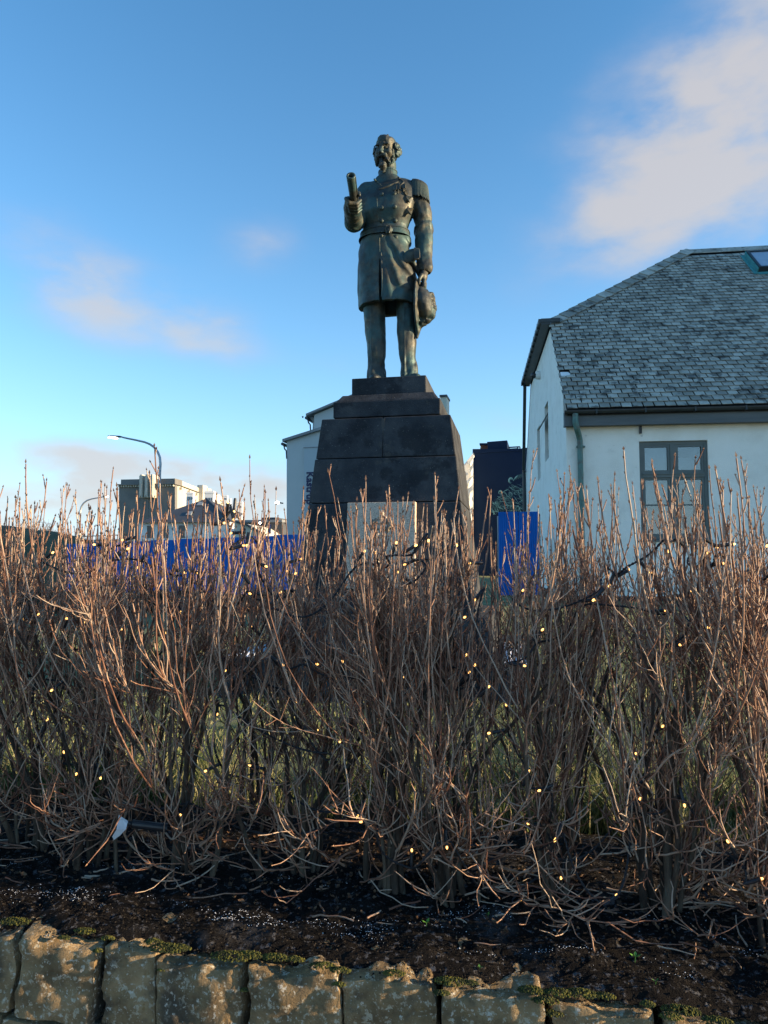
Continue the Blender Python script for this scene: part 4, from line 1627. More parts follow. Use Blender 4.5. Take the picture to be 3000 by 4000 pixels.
variants = []
for k in range(7):
    mm_ = MB()
    slate_mb(mm_, SW - 0.020 - 0.003 * (k % 3), 0, 0.010 + 0.002 * (k % 2), skew=(-0.004, 0.0, 0.004)[k % 3])
    me = mm_.mesh('slate')
    me.materials.append(MAT['slate'])
    variants.append(me)
slates = []
rs = np.random.default_rng(77)
sky_lo, sky_hi = None, None
SK = [onface(2930, 1030, 4.55), None]
for i in range(nrow):
    d = 0.02 + i * SE
    base = np.array([0, -0.30, EAVE + 0.0]) + slope_dir * d
    t = base[1]
    s_min = -0.05 if t < HIP_T else (t - HIP_T) / (RIDGE_T - HIP_T) * HIP_S + 0.21
    off = (i % 2) * SW / 2 + rs.uniform(-0.008, 0.008)
    k0 = math.floor((s_min - off) / SW)
    for q in range(k0, int(LEN / SW) + 1):
        a = off + q * SW
        b = a + SW - 0.014
        aa = max(a, s_min)
        if b - aa < 0.05 or b > LEN:
            continue
        slates.append((i, aa, b - aa, base + rs.normal(size=3) * np.array([0, 0.0035, 0.0015]) + nrm * abs(rs.normal()) * 0.003))
# skylight footprint on the roof plane
def onroof(px, py):
    d = ray(px, py)
    o = EYE - HO
    a = np.array([d @ hu, d @ hv, d[2]])
    b = np.array([o @ hu, o @ hv, o[2]])
    n_ = np.array([0, -TAN, 1.0])
    q = (EAVE + 0.30 * TAN - n_ @ b) / (n_ @ a)
    p = b + a * q
    return p


k_tl, k_bl = onroof(2922, 1010), onroof(2948, 1066)
sk_s0 = (k_tl[0] + k_bl[0]) / 2
sk_t0, sk_t1 = onroof(2960, 1068)[1], onroof(2935, 1003)[1]
sk_s1 = sk_s0 + 1.0
missing = onroof(2193, 1455)
keep = []
for (i, s, w, p) in slates:
    tm = p[1] + cs * SE * 0.5
    if sk_s0 - 0.02 < s + w / 2 < sk_s1 + 0.02 and sk_t0 - 0.05 < tm < sk_t1 + 0.05:
        continue
    if abs(tm - missing[1]) < 0.05 and s < 0.12:
        continue
    keep.append((i, s, w, p))
# the 300 that show largest lie one by one; the rest are one part
score = []
for (i, s, w, p) in keep:
    c = HO + hu * (s + w / 2) + hv * p[1] + np.array([0, 0, p[2]])
    r_ = c - EYE
    cp, sp = math.cos(PITCH), math.sin(PITCH)
    dz = r_[1] * cp + r_[2] * sp
    px = 1500 + FPX * r_[0] / dz
    py = 2000 - FPX * (-r_[1] * sp + r_[2] * cp) / dz
    view = abs((hu * 0 + np.array([0, 0, 1]) * cs - hv * cs * TAN) @ (r_ / np.linalg.norm(r_)))
    ar = w * view / dz ** 2 * (1.0 if 0 <= px <= 2990 and 0 <= py < 4000 else 0.0)
    score.append(ar)
order = np.argsort(-np.array(score))
single = set(order[:300].tolist())
RM = Matrix(((1, 0, 0), (0, cs, -cs * TAN), (0, cs * TAN, cs)))
rest = MB()
RMn = np.array(RM)
for q, (i, s, w, p) in enumerate(keep):
    full = w > SW - 0.03
    if q in single:
        me = variants[rs.integers(7)]
        o = mesh_obj('slate', me, MAT['slate'], roof)
        o.location = (s, p[1], p[2])
        o.rotation_euler = RM.to_euler()
        if not full:
            o.scale = (w / (SW - 0.016), 1, 1)
    else:
        one = MB()
        slate_mb(one, w - 0.007, 0, 0.010 + 0.002 * rs.integers(2), skew=rs.uniform(-0.004, 0.004))
        for V_, F_ in zip(one.v, one.f):
            rest.add(V_ @ RMn.T + np.array([s, p[1], p[2]]), F_)
o = rest.build('slate_courses', MAT['slate'], roof, local=True)
o['kind'] = 'stuff'
# hip tiles climbing to the ridge, and the ridge cap
hd = np.array([HIP_S, RIDGE_T - HIP_T, RIDGE_Z - HIP_Z])
hl = np.linalg.norm(hd)
hd = hd / hl
hx = np.cross(hd, nrm)
hx /= np.linalg.norm(hx)
if hx[0] < 0:
    hx = -hx
mm_ = MB()
L_ = 0.46
mm_.add([(0, 0, 0.045), (0.34, 0.0, 0.045), (0.34, L_, 0.016), (0, L_, 0.016), (0, 0, 0.062), (0.34, 0.0, 0.062), (0.34, L_, 0.034), (0, L_, 0.034)],
        [[4, 5, 6, 7], [0, 1, 5, 4], [1, 2, 6, 5], [3, 0, 4, 7], [2, 3, 7, 6]])
hme = mm_.mesh('hip_tile')
hme.materials.append(MAT['slate'])
HMx = Matrix(np.stack([hx, hd, np.cross(hx, hd)], 1).tolist())
for q in range(int(hl / 0.40) + 1):
    o = mesh_obj('hip_tile', hme, MAT['slate'], roof)
    pos = np.array([0.0, HIP_T, HIP_Z]) + hd * (q * 0.40) + np.array([0, 0, 0.012]) - hx * 0.03
    o.location = pos
    o.rotation_euler = HMx.to_euler()
mm_ = MB()
mm_.add([(0, -0.16, -0.145), (0.60, -0.16, -0.145), (0.60, 0, 0.03), (0, 0, 0.03), (0.60, 0.16, -0.145), (0, 0.16, -0.145)], [[0, 1, 2, 3], [3, 2, 4, 5]])
mm_.add([(0, -0.165, -0.175), (0.60, -0.165, -0.175), (0.60, -0.16, -0.145), (0, -0.16, -0.145)], [[0, 1, 2, 3]])
rme = mm_.mesh('ridge_cap')
rme.materials.append(MAT['slate'])
for q in range(int((LEN - HIP_S) / 0.6)):
    o = mesh_obj('ridge_cap', rme, MAT['slate'], roof)
    o.location = (HIP_S - 0.1 + q * 0.602, RIDGE_T, RIDGE_Z + 0.045)
# half-hip eave gutter and soffit over the gable, seen from below
m = MB()
y0, y1 = HIP_T - 0.25, 2 * RIDGE_T - HIP_T + 0.25
m.box((-0.26, y0, HIP_Z - 0.15), (-0.02, y1, HIP_Z - 0.10))
m.box((-0.33, y0 - 0.02, HIP_Z - 0.12), (-0.261, y1, HIP_Z - 0.01))
m.box((-0.258, y0 - 0.02, HIP_Z - 0.098), (0.24, y0 + 0.06, HIP_Z - 0.0))
m.build('half_hip_gutter', MAT['gutter'], house, local=True)
m = MB()
for t in np.arange(y0 + 0.4, y1, 0.55):
    m.box((-0.338, t, HIP_Z - 0.165), (-0.255, t + 0.035, HIP_Z - 0.005))
tag(m.build('gutter_straps', MAT['gutter'], house, local=True), kind='stuff')
m = MB()
m.tube([(-0.09, DEP - 0.12, HIP_Z - 2.9), (-0.09, DEP - 0.12, 0.1)], 0.06, 10)
m.tube([(-0.2, 2 * RIDGE_T - HIP_T + 0.1, HIP_Z - 0.14), (-0.12, DEP - 0.5, EAVE + 0.2), (-0.09, DEP - 0.12, HIP_Z - 2.88)], 0.06, 10)
m.build('downpipe', MAT['gutter'], house, local=True)
# zinc patch and exposed batten where a slate is gone
m = MB()
mp = missing
base = np.array([0.0, mp[1] - cs * SE * 1.0, zr(mp[1] - cs * SE * 1.0) + 0.0])
for sx, col in ((0.0, 'white'),):
    V = np.array([[0, 0, 0.022], [0.20, 0, 0.022], [0.22, SE * 0.55, 0.020], [0.18, SE * 0.9, 0.018], [0.0, SE * 0.95, 0.018]]) @ RMn.T + base + np.array([0.0, 0, 0])
    m.prism(V, (0, 0, -0.012))
m.build('roof_patch', MAT['white'], roof, local=True)
# security camera under the half hip
cc = ongable(2110, 1466)
m = MB()
m.tube([(-0.002, cc[1], cc[2]), (-0.14, cc[1], cc[2])], 0.13, 14)
cam_o = m.build('security_camera', MAT['white'], house, local=True)
m = MB()
m.ball((-0.20, cc[1], cc[2] + 0.0), (0.095, 0.095, 0.095), 12, 8)
m.build('camera_dome', MAT['black'], cam_o, local=True, smooth=True)
# skylight
sb = np.array([sk_s0, sk_t0, zr(sk_t0)])
SLn = (sk_t1 - sk_t0) / cs
to_roof = lambda V: np.asarray(V, float) @ RMn.T + sb


def rbox(mb, lo, hi):
    q = MB()
    q.box(lo, hi)
    mb.add(to_roof(q.v[0]), q.f[0])


m = MB()
rbox(m, (0, 0, 0), (0.07, SLn, 0.20))
rbox(m, (0.93, 0, 0), (1.0, SLn, 0.20))
rbox(m, (0.072, 0, 0), (0.928, 0.07, 0.195))
rbox(m, (0.072, SLn - 0.07, 0), (0.928, SLn, 0.195))
sk = m.build('skylight', MAT['gutter'], roof, local=True)
m = MB()
rbox(m, (0.073, 0.071, 0.10), (0.927, SLn - 0.071, 0.165))
m.build('skylight_pane', MAT['sky_pane'], roof, local=True)
m = MB()
rbox(m, (-0.13, -0.10, 0.034), (-0.003, SLn + 0.04, 0.046))
rbox(m, (-0.002, -0.15, 0.034), (1.12, -0.003, 0.046))
rbox(m, (-0.028, -0.02, 0.03), (-0.003, SLn, 0.17))
m.build('skylight_flashing', MAT['verdigris'], roof, local=True)

# frosty strip of paving along the foot of the house
m = MB()
for (a, b, c, d, z) in ((-1.2, LEN, -1.0, -0.04, 0.02),):
    pts = [HO + hu * s + hv * t for s, t in ((a, c), (b, c), (b, d), (a, d))]
    m.prism([(p[0], p[1], HZ - 0.05) for p in pts][::1], (0, 0, -0.2))
tag(m.build('house_path', MAT['path']), kind='structure')
# ================================================================== things beyond: hoarding, buildings, street lamps
MAT['blue'] = mat('blue_hoarding_paint', [(0.010, 0.115, 0.43), (0.016, 0.145, 0.52)], scale=1.2, rough=0.7, spec=0.15, bump=0.05, bscale=12)
MAT['pale_wall'] = mat('pale_grey_render', [(0.44, 0.47, 0.47), (0.52, 0.545, 0.54)], scale=0.4, rough=0.9)
MAT['pale_panel'] = mat('pale_blue_grey_panel', [(0.40, 0.45, 0.47), (0.46, 0.50, 0.52)], scale=0.4, rough=0.8)
MAT['roof_sheet'] = mat('grey_sheet_roof', [(0.16, 0.17, 0.18), (0.27, 0.28, 0.29)], scale=1.2, rough=0.6)
MAT['navy_text'] = mat('navy_lettering', [(0.008, 0.014, 0.075)], rough=0.5)
MAT['shaded_tower'] = mat('shaded_theatre_stone', [(0.13, 0.13, 0.125), (0.20, 0.195, 0.185)], scale=0.3, rough=0.95)  # theatre front: shade put into the stone's colour
MAT['sandstone'] = mat('cream_stone', [(0.42, 0.40, 0.34), (0.55, 0.52, 0.45)], scale=0.3, rough=0.9)  # lit tone of the theatre's side; also its pylons and dentils
MAT['dark_roof'] = mat('dark_metal_roof', [(0.05, 0.053, 0.06), (0.075, 0.078, 0.085)], scale=0.5, rough=0.6)
MAT['navy_wall'] = mat('dark_navy_wall', [(0.010, 0.022, 0.055), (0.014, 0.030, 0.070)], scale=0.4, rough=0.95, spec=0.1)
MAT['cream'] = mat('cream_render', [(0.62, 0.58, 0.46), (0.72, 0.68, 0.56)], scale=0.5, rough=0.9)
MAT['pane'] = mat('dark_window_pane', [(0.03, 0.035, 0.045), (0.06, 0.07, 0.08)], scale=0.5, rough=0.1)
MAT['lamp_glow'] = mat('lit_lamp_lens', [(0.9, 0.88, 0.8)], emit=((1.0, 0.93, 0.75), 6.0))
MAT['teal_paint'] = mat('teal_mural_paint', [(0.03, 0.09, 0.11), (0.06, 0.18, 0.21), (0.22, 0.48, 0.52)], scale=2.2, rough=0.8, island=0.8)
MAT['white_relief'] = mat('white_cast_relief', [(0.66, 0.66, 0.64), (0.76, 0.76, 0.74)], scale=1, rough=0.7)
MAT['far_twig'] = mat('far_bare_twigs', [(0.09, 0.06, 0.045), (0.15, 0.10, 0.075)], scale=3, rough=0.9)


def pp(pts, Y):
    return [P(x, y, Y) for x, y in pts]


def upright(name, pts, Y, depth, material, parent, slant=0.0):
    """outline given on a vertical plane at distance Y, built back by its real depth; pts anticlockwise as seen"""
    m_ = MB()
    A = np.array(pp(pts, Y))
    m_.prism(A, (slant * depth, depth, 0))
    return m_.build(name, material, parent)


def gz(x, y):
    return float(lawn_z(np.array(x), np.array(y)))


def toground(px, Y, extra=0.05):
    p = P(px, 2200, Y)
    return gz(p[0], Y) - extra


# ---- blue hoarding: two runs of sheet panels
def hoarding(name, label, A, B, zA, zB, z0, n, grp):
    root = thing(name, label, 'fence', (*((A + B) / 2)[:2], z0), 0, grp)
    d = (B - A)[:2]
    L_ = np.linalg.norm(d)
    d = d / L_
    nn = np.array([-d[1], d[0]])
    if nn[1] < 0:
        nn = -nn
    for i in range(n):
        a = A[:2] + d * (L_ * i / n + 0.006)
        b = A[:2] + d * (L_ * (i + 1) / n - 0.006)
        za, zb = zA + (zB - zA) * i / n, zA + (zB - zA) * (i + 1) / n
        off = nn * (0.012 * (i % 2))
        m_ = MB()
        k = 9                                    # shallow ribs of the pressed sheet
        for q in range(k):
            p = a + (b - a) * q / k + off
            r_ = a + (b - a) * (q + 1) / k + off
            dd = -nn * 0.012
            for u0, u1, s0, s1 in ((0, .25, 0, 1), (.25, .6, 1, 1), (.6, .85, 1, 0), (.85, 1, 0, 0)):
                p0, p1 = p + (r_ - p) * u0 + dd * s0, p + (r_ - p) * u1 + dd * s1
                m_.add([(*p0, z0), (*p1, z0), (*p1, zb), (*p0, zb)], [[0, 1, 2, 3]])
        p, r_ = a + off, b + off
        m_.add([(*p, z0), (*r_, z0), (*(r_ + nn * 0.03), z0), (*(p + nn * 0.03), z0), (*p, zb), (*r_, zb), (*(r_ + nn * 0.03), zb), (*(p + nn * 0.03), zb)],
               [[4, 5, 6, 7], [2, 3, 7, 6], [1, 2, 6, 5], [3, 0, 4, 7]])
        m_.build('panel', MAT['blue'], root)
    for i in range(n + 1):
        c = A[:2] + d * (L_ * i / n) + nn * 0.09
        m_ = MB()
        m_.box((c[0] - 0.035, c[1] - 0.035, z0), (c[0] + 0.035, c[1] + 0.035, min(zA, zB) - 0.1))
        m_.build('post', MAT['steel'], root)
    return root


A, B = P(262, 2128, 29.0), P(1330, 2082, 25.5)
hoarding('hoarding', 'long blue hoarding across the lawn, left of the pedestal', A, B, A[2], B[2], 0.08, 9, 'blue hoardings round the building site')
A, B = P(1946, 1999, 19.3), P(2103, 1998, 19.0)
hoarding('hoarding', 'short tall blue hoarding between the pedestal and the white house', A, B, A[2], B[2], gz(A[0], 19) - 0.1, 2, 'blue hoardings round the building site')

# ---- pale gabled building with the vertical sign
wb = thing('restaurant_building', 'pale grey gabled building with a vertical navy sign, half hidden by the pedestal', 'building', P(1400, 2200, 42), 0)
Y = 42.0
zg = 2345
wall = upright('wall', [(1103, zg), (1650, zg), (1650, 1570), (1540, 1500), (1218, 1612), (1218, 1680), (1103, 1712)], Y, 7, MAT['pale_wall'], wb, 0.03)
panel = upright('wall_panel', [(1177, zg), (1600, zg), (1600, 1742), (1177, 1742)], Y - 0.10, 0.098, MAT['pale_panel'], wb)
upright('panel_flashing', [(1175, 1741.5), (1602, 1741.5), (1602, 1738.5), (1175, 1738.5)], Y - 0.14, 0.13, MAT['roof_sheet'], wb)


def slab_roof(name, a, b, th, Y0, Y1, parent, material):
    A_, B_ = P(*a, Y0), P(*b, Y0)
    m_ = MB()
    up = np.array([0, 0, th])
    m_.prism([A_, B_, B_ + up, A_ + up], (0, Y1 - Y0, 0))
    return m_.build(name, material, parent)


slab_roof('roof', (1088, 1713), (1262, 1668), 0.16, Y - 0.25, Y + 7, wb, MAT['roof_sheet'])
slab_roof('roof', (1188, 1614), (1540, 1490), 0.13, Y - 0.30, Y + 7, wb, MAT['roof_sheet'])
slab_roof('roof', (1541, 1490), (1665, 1570), 0.13, Y - 0.30, Y + 7, wb, MAT['roof_sheet'])
upright('rear_gable_strip', [(1205, 1678), (1217, 1675), (1217, 1622), (1190, 1618), (1207, 1640)], Y + 0.4, 6, MAT['pale_panel'], wb)
for (x, y, d) in ((1086, 1722, 9), (1187, 1622, 8)):
    m = MB()
    a = P(x, y, Y - 0.1)
    m.tube([a, a + np.array([0, 6.8, 0])], 0.10, 8)
    m.tube([a + np.array([0.02, 0.2, -0.05]), P(x + 8, y + 20, Y), P(x + 15, y + 28, Y), P(x + 17, y + 60, Y)], 0.045, 7)
    m.build('gutter', MAT['gutter'], wb)
upright('side_wing', [(1651, zg), (1745, zg), (1745, 1790), (1651, 1790)], Y + 0.3, 5, MAT['pale_wall'], wb)
upright('chimney', [(1716, 1790), (1739, 1790), (1739, 1566), (1716, 1566)], Y + 0.5, 1.2, MAT['cream'], wb)
upright('chimney_cap', [(1713, 1566), (1742, 1566), (1742, 1559), (1713, 1559)], Y + 0.4, 1.4, MAT['dark_roof'], wb)
m = MB()
m.tube([P(1175, 1621, Y - 0.2), P(1172, 1617, Y - 0.2), P(1176, 1617, Y - 0.25)], 0.04, 6)
m.build('wall_hook', MAT['black'], wb)
fc = bpy.data.curves.new('sign_lettering', 'FONT')
fc.body = 'Kastrup'
fc.size = 1.0
fc.extrude = 0.03
fc.offset = 0.03
fc.space_character = 1.02
fo = bpy.data.objects.new('sign_lettering_source', fc)
COL.objects.link(fo)
dg = bpy.context.evaluated_depsgraph_get()
me = bpy.data.meshes.new_from_object(fo.evaluated_get(dg))
me.name = 'sign_lettering'
bpy.data.objects.remove(fo)
bpy.data.curves.remove(fc)
vs = np.array([v.co[:] for v in me.vertices])
wd = vs[:, 0].max() - vs[:, 0].min()
top, bot = P(1190, 1838, Y - 0.13), P(1190, 1966, Y - 0.13)
xr = P(1217, 1838, Y - 0.13)
sc_ = (top[2] - bot[2]) / wd
capw = (xr[0] - top[0]) / 0.66
vx = vs[:, 0] - vs[:, 0].min()
me.materials.clear()
for v, x in zip(me.vertices, vx):
    y_, z_ = v.co[1], v.co[2]
    v.co = (top[0] + y_ * capw - wb.location[0], top[1] - z_ * 0.5 - wb.location[1], top[2] - x * sc_ - wb.location[2])
lt = mesh_obj('sign_lettering', me, MAT['navy_text'], wb)
lt['label'] = 'navy lettering running down the wall from top to bottom'

# ---- theatre-like tower building, far left
th = thing('theatre_building', 'tower-like stone theatre, its front coloured as in shade, with pale fluted pylons on its parapet', 'building', P(570, 2200, 130), 0)
Y = 130.0
fr = upright('front_wall', [(456, 2200), (690, 2200), (690, 1895), (456, 1895)], Y, 1.0, MAT['shaded_tower'], th)
a, b = P(690, 1895, Y), P(778, 1932, Y + 38)
m = MB()
zb = P(690, 2200, Y)[2]
m.prism([(a[0], a[1], zb), (b[0], b[1], zb), (b[0], b[1], a[2]), (a[0], a[1], a[2])], (-1.0, 0.3, 0))
m.build('side_wall', MAT['sandstone'], th)
upright('cornice', [(452, 1893), (693, 1893), (693, 1889), (452, 1889)], Y - 0.8, 3.0, MAT['shaded_tower'], th)
m = MB()
q0, q1 = P(464, 1889, Y), P(690, 1871, Y)
m.box((q0[0], Y, q0[2]), (q1[0], Y + 3, q1[2]))
m.build('parapet', MAT['shaded_tower'], th)
m = MB()
m.prism([(q1[0], Y, q0[2]), (b[0], b[1], q0[2]), (b[0], b[1], q1[2]), (q1[0], Y, q1[2])], (-1.2, 0.3, 0))
m.build('parapet', MAT['sandstone'], th)
dt = MB()
w_ = (P(466, 1900, Y)[0] - P(460, 1900, Y)[0])
dt.box((0, -0.5, -0.28), (w_ * 0.75, -0.02, 0.22))
dme = dt.mesh('dentil')
dme.materials.append(MAT['sandstone'])
for i in range(23):
    x = 459 + i * 10.2
    if 543 < x < 607:
        continue
    o = mesh_obj('dentil', dme, MAT['sandstone'], th)
    o.location = P(x, 1896, Y) - np.array(th.location)
for i in range(7):
    o = mesh_obj('dentil', dme, MAT['sandstone'], th)
    t = (i + 0.5) / 7
    o.location = a + (b - a) * np.array([t, t, 0]) + np.array([0.1, 0, -0.4]) - np.array(th.location)
    o.rotation_euler = (0, 0, R(70))
for x in (545, 568, 590):
    m = MB()
    for k, (dx, w2, top_) in enumerate(((0, 16, 1858), (4, 9, 1853))):
        p0, p1 = P(x + dx, 1938, Y - 1.3 - 0.2 * k), P(x + dx + w2, top_, Y - 1.3 - 0.2 * k)
        m.box((p0[0], p0[1], p0[2]), (p1[0], p1[1] + 3.0, p1[2]))
    m.build('pylon', MAT['sandstone'], th)
    m = MB()
    p0, p1 = P(x + 1, 1943, Y - 1.5), P(x + 15, 1930, Y - 1.5)
    for k in range(3):
        xx = p0[0] + (p1[0] - p0[0]) * k / 3
        m.box((xx, p0[1], p0[2] + 0.2 * (k % 2)), (xx + (p1[0] - p0[0]) * 0.26, p0[1] + 1.4, p1[2] - 0.15 * k))
    m.build('crystal_drop', MAT['sandstone'], th)
    upright('window', [(x + 2, 2100), (x + 12, 2100), (x + 12, 1955), (x + 2, 1955)], Y - 0.05, 0.3, MAT['pane'], th)
for i in range(4):
    t = 0.42 + i * 0.10
    m = MB()
    c = a + (b - a) * np.array([t, t, 0])
    m.box((c[0] - 0.3, c[1], c[2] - 4.2), (c[0] + 0.9, c[1] + 2.2, c[2] + 1.7 - 0.25 * i))
    m.build('pylon', MAT['sandstone'], th)

# ---- dark hipped-roof house with skylights
dh = thing('dark_roofed_house', 'dark roofed house with small roof lights and white walls, behind the blue hoarding', 'house', P(760, 2200, 72), 0)
Y = 72.0
upright('wall', [(525, 2160), (900, 2160), (900, 2036), (525, 2036)], Y + 0.6, 8, MAT['white'], dh)
m = MB()
apex = P(779, 1948, Y + 5)
e0, e1 = P(518, 2040, Y), P(905, 2040, Y)
m.poly([e0, e1, apex])
e1b = P(915, 2010, Y + 9)
m.poly([e1, P(913, 2008, Y + 9), apex])
m.poly([e0, apex, P(640, 2010, Y + 9)])
m.poly([P(640, 2010, Y + 9), apex, P(913, 2008, Y + 9)])
m.poly([e0, P(640, 2010, Y + 9), P(913, 2008, Y + 9), e1])
m.build('roof', MAT['dark_roof'], dh)
for (x0, y0, x1, y1, tl) in ((748, 1976, 772, 1962, 8), (716, 2014, 738, 2000, 7)):
    m = MB()

    def rp(x, y):
        t = np.clip((2040 - y) / (2040 - 1948), 0, 1)
        return P(x, y, Y + 5 * t - 0.06)
    m.prism([rp(x0, y0), rp(x1, y0), rp(x1 + 2, y1), rp(x0 + tl, y1)], (0, -0.10, 0.08))
    m.build('roof_light', MAT['curtain'], dh)
m = MB()
m.tube([e1 + np.array([0.1, 0, 0.05]), apex + np.array([0, 0, 0.05])], 0.10, 6)
m.build('hip_flashing', MAT['dark_roof'], dh)
for x in (560, 620, 690):
    upright('window', [(x, 2100), (x + 26, 2100), (x + 26, 2052), (x, 2052)], Y + 0.52, 0.1, MAT['pane'], dh)
    
# ---- white crenellated turrets behind it
for (x0, x1, y, Yt) in ((728, 754, 1930, 110), (799, 835, 1928, 108), (873, 888, 1939, 118), (924, 946, 1966, 112), (888, 901, 1950, 121)):
    t = thing('turret', {728: 'white square turret just left of the dark roof apex', 799: 'broadest white turret standing right of the dark roof apex',
                         873: 'slim white turret, tallest of the three beyond the dark roof', 924: 'low white turret with a pointed cap beyond the dark roof',
                         888: 'thin pale turret squeezed between two taller turrets'}[x0], 'turret', P((x0 + x1) / 2, 2100, Yt), 0, 'white turrets behind the dark roof')
    w = P(x1, y, Yt)[0] - P(x0, y, Yt)[0]
    c = P((x0 + x1) / 2, y, Yt)
    m = MB()
    m.box((c[0] - w / 2, Yt, 0.2), (c[0] + w / 2, Yt + w, c[2]))
    m.build('shaft', MAT['white'], t)
    m = MB()
    m.box((c[0] - w * 0.56, Yt - 0.05 * w, c[2] + 0.004), (c[0] + w * 0.56, Yt + w * 1.05, c[2] + w * 0.16))
    m.box((c[0] - w * 0.48, Yt + 0.02 * w, c[2] + w * 0.165), (c[0] + w * 0.48, Yt + w * 0.98, c[2] + w * 0.3))
    m.build('cap', MAT['white'], t)
    for k in range(3):
        m = MB()
        xx = c[0] - w * 0.3 + k * w * 0.25
        m.box((xx, Yt - 0.03, c[2] - w * 0.85), (xx + w * 0.13, Yt + 0.2, c[2] - w * 0.45))
        m.build('opening', MAT['pane'], t)

# ---- cream gabled house and low dark sheds right of it
cg = thing('cream_house', 'low cream gabled house glowing in the sun above the hoarding', 'house', P(960, 2200, 60), 0)
Y = 60.0
upright('wall', [(915, 2130), (1022, 2130), (1022, 2088), (960, 2052), (915, 2040)], Y, 6, MAT['cream'], cg, 0.2)
slab_roof('roof', (908, 2035), (962, 2051), 0.10, Y - 0.3, Y + 6, cg, MAT['dark_roof'])
slab_roof('roof', (962, 2051), (1028, 2090), 0.10, Y - 0.3, Y + 6, cg, MAT['dark_roof'])
upright('window', [(938, 2085), (952, 2085), (952, 2066), (938, 2066)], Y - 0.03, 0.2, MAT['pane'], cg)
ds = thing('dark_shed', 'long dark flat-roofed shed left of the pale gabled building', 'shed', P(1050, 2200, 66), 0)
upright('wall', [(905, 2120), (1104, 2120), (1104, 2040), (905, 2040)], 66, 6, MAT['dark_roof'], ds)
upright('roof', [(900, 2040), (1106, 2040), (1106, 2030), (900, 2030)], 65.8, 6.6, MAT['roof_sheet'], ds)
upright('roof_box', [(1010, 2030), (1070, 2030), (1070, 2021), (1010, 2021)], 67, 3, MAT['dark_roof'], ds)

# ---- little blue flag hanging on its pole
fl = thing('flag', 'small blue, white and red flag hanging limp above the hoarding', 'flag', P(1053, 2085, 45), 0)
m = MB()
m.tube([P(1049, 2100, 45), P(1049, 2042, 45)], 0.03, 6)
m.build('pole', MAT['white'], fl)
MAT['flag_blue'] = mat('flag_blue', [(0.01, 0.05, 0.30)], rough=0.8)
MAT['flag_red'] = mat('flag_red', [(0.45, 0.02, 0.03)], rough=0.8)
for nm, x0, x1, mt in (('blue_field', 1050, 1058, 'flag_blue'), ('white_stripe', 1053.2, 1056.4, 'white'), ('red_stripe', 1054, 1055.6, 'flag_red')):
    m = MB()
    d = {'blue_field': 0, 'white_stripe': 0.012, 'red_stripe': 0.024}[nm]
    m.prism(pp([(x0, 2086), (x1, 2084), (x1, 2048), (x0, 2046)], 45 - d), (0, 0.008, 0))
    m.build(nm, MAT[mt], fl)

# ---- dark building with the mural, right of the pedestal
db = thing('mural_building', 'dark navy flat-roofed building with a teal mural, between pedestal and white house', 'building', P(1960, 2200, 48), 0)
Y = 48.0
upright('wall', [(1849, 2345), (2110, 2345), (2110, 1762), (1849, 1768)], Y, 9, MAT['navy_wall'], db, 0.0)
upright('parapet', [(1847, 1768), (2112, 1761), (2112, 1757), (1847, 1750)], Y - 0.05, 9, MAT['navy_wall'], db)
upright('roof_box', [(1902, 1763), (1977, 1762), (1977, 1721), (1899, 1724)], Y + 0.3, 4, MAT['navy_wall'], db)
upright('chimney', [(1863, 1751), (1894, 1751), (1894, 1736), (1866, 1735)], Y + 1, 1.2, mat('brick_stack', [(0.10, 0.05, 0.04), (0.14, 0.08, 0.06)], rough=0.9), db)
upright('chimney_cap', [(1862, 1735), (1895, 1736), (1895, 1729), (1862, 1728)], Y + 0.9, 1.4, MAT['navy_wall'], db)
m = MB()
for pts in ([(1978, 1749), (2022, 1748)], [(2022, 1748), (2022, 1760)], [(1979, 1756), (2016, 1755)], [(2014, 1750), (2012, 1762)], [(2034, 1752), (2028, 1764)], [(2036, 1755), (2072, 1756)]):
    m.tube(pp(pts, Y + 0.6), 0.05, 6)
m.build('roof_rail', MAT['gutter'], db)
# mural: loose sweeping brush strokes and clustered rings, thin paint standing just off the wall
ms = MB()
rm = np.random.default_rng(12)


def stroke(pts, w, lift):
    A_ = np.array([P(x, y, Y - 0.01 - lift) for x, y in pts])
    t = np.linspace(0, 1, 14)
    tt_ = np.linspace(0, 1, len(A_))
    C_ = np.stack([np.interp(t, tt_, A_[:, k]) for k in range(3)], 1)
    C_[1:-1] = (C_[:-2] + 2 * C_[1:-1] + C_[2:]) / 4
    T2 = np.gradient(C_, axis=0)
    N_ = np.c_[-T2[:, 2], 0 * t, T2[:, 0]]
    N_ /= np.linalg.norm(N_, axis=1, keepdims=True) + 1e-9
    W_ = (w * np.sin(np.pi * np.clip(t, 0.03, 0.97)) ** 0.6)[:, None]
    V_ = np.stack([C_ - N_ * W_, C_ + N_ * W_], 1).reshape(-1, 3)
    ms.add(V_, [[2 * k, 2 * k + 2, 2 * k + 3, 2 * k + 1] for k in range(13)])


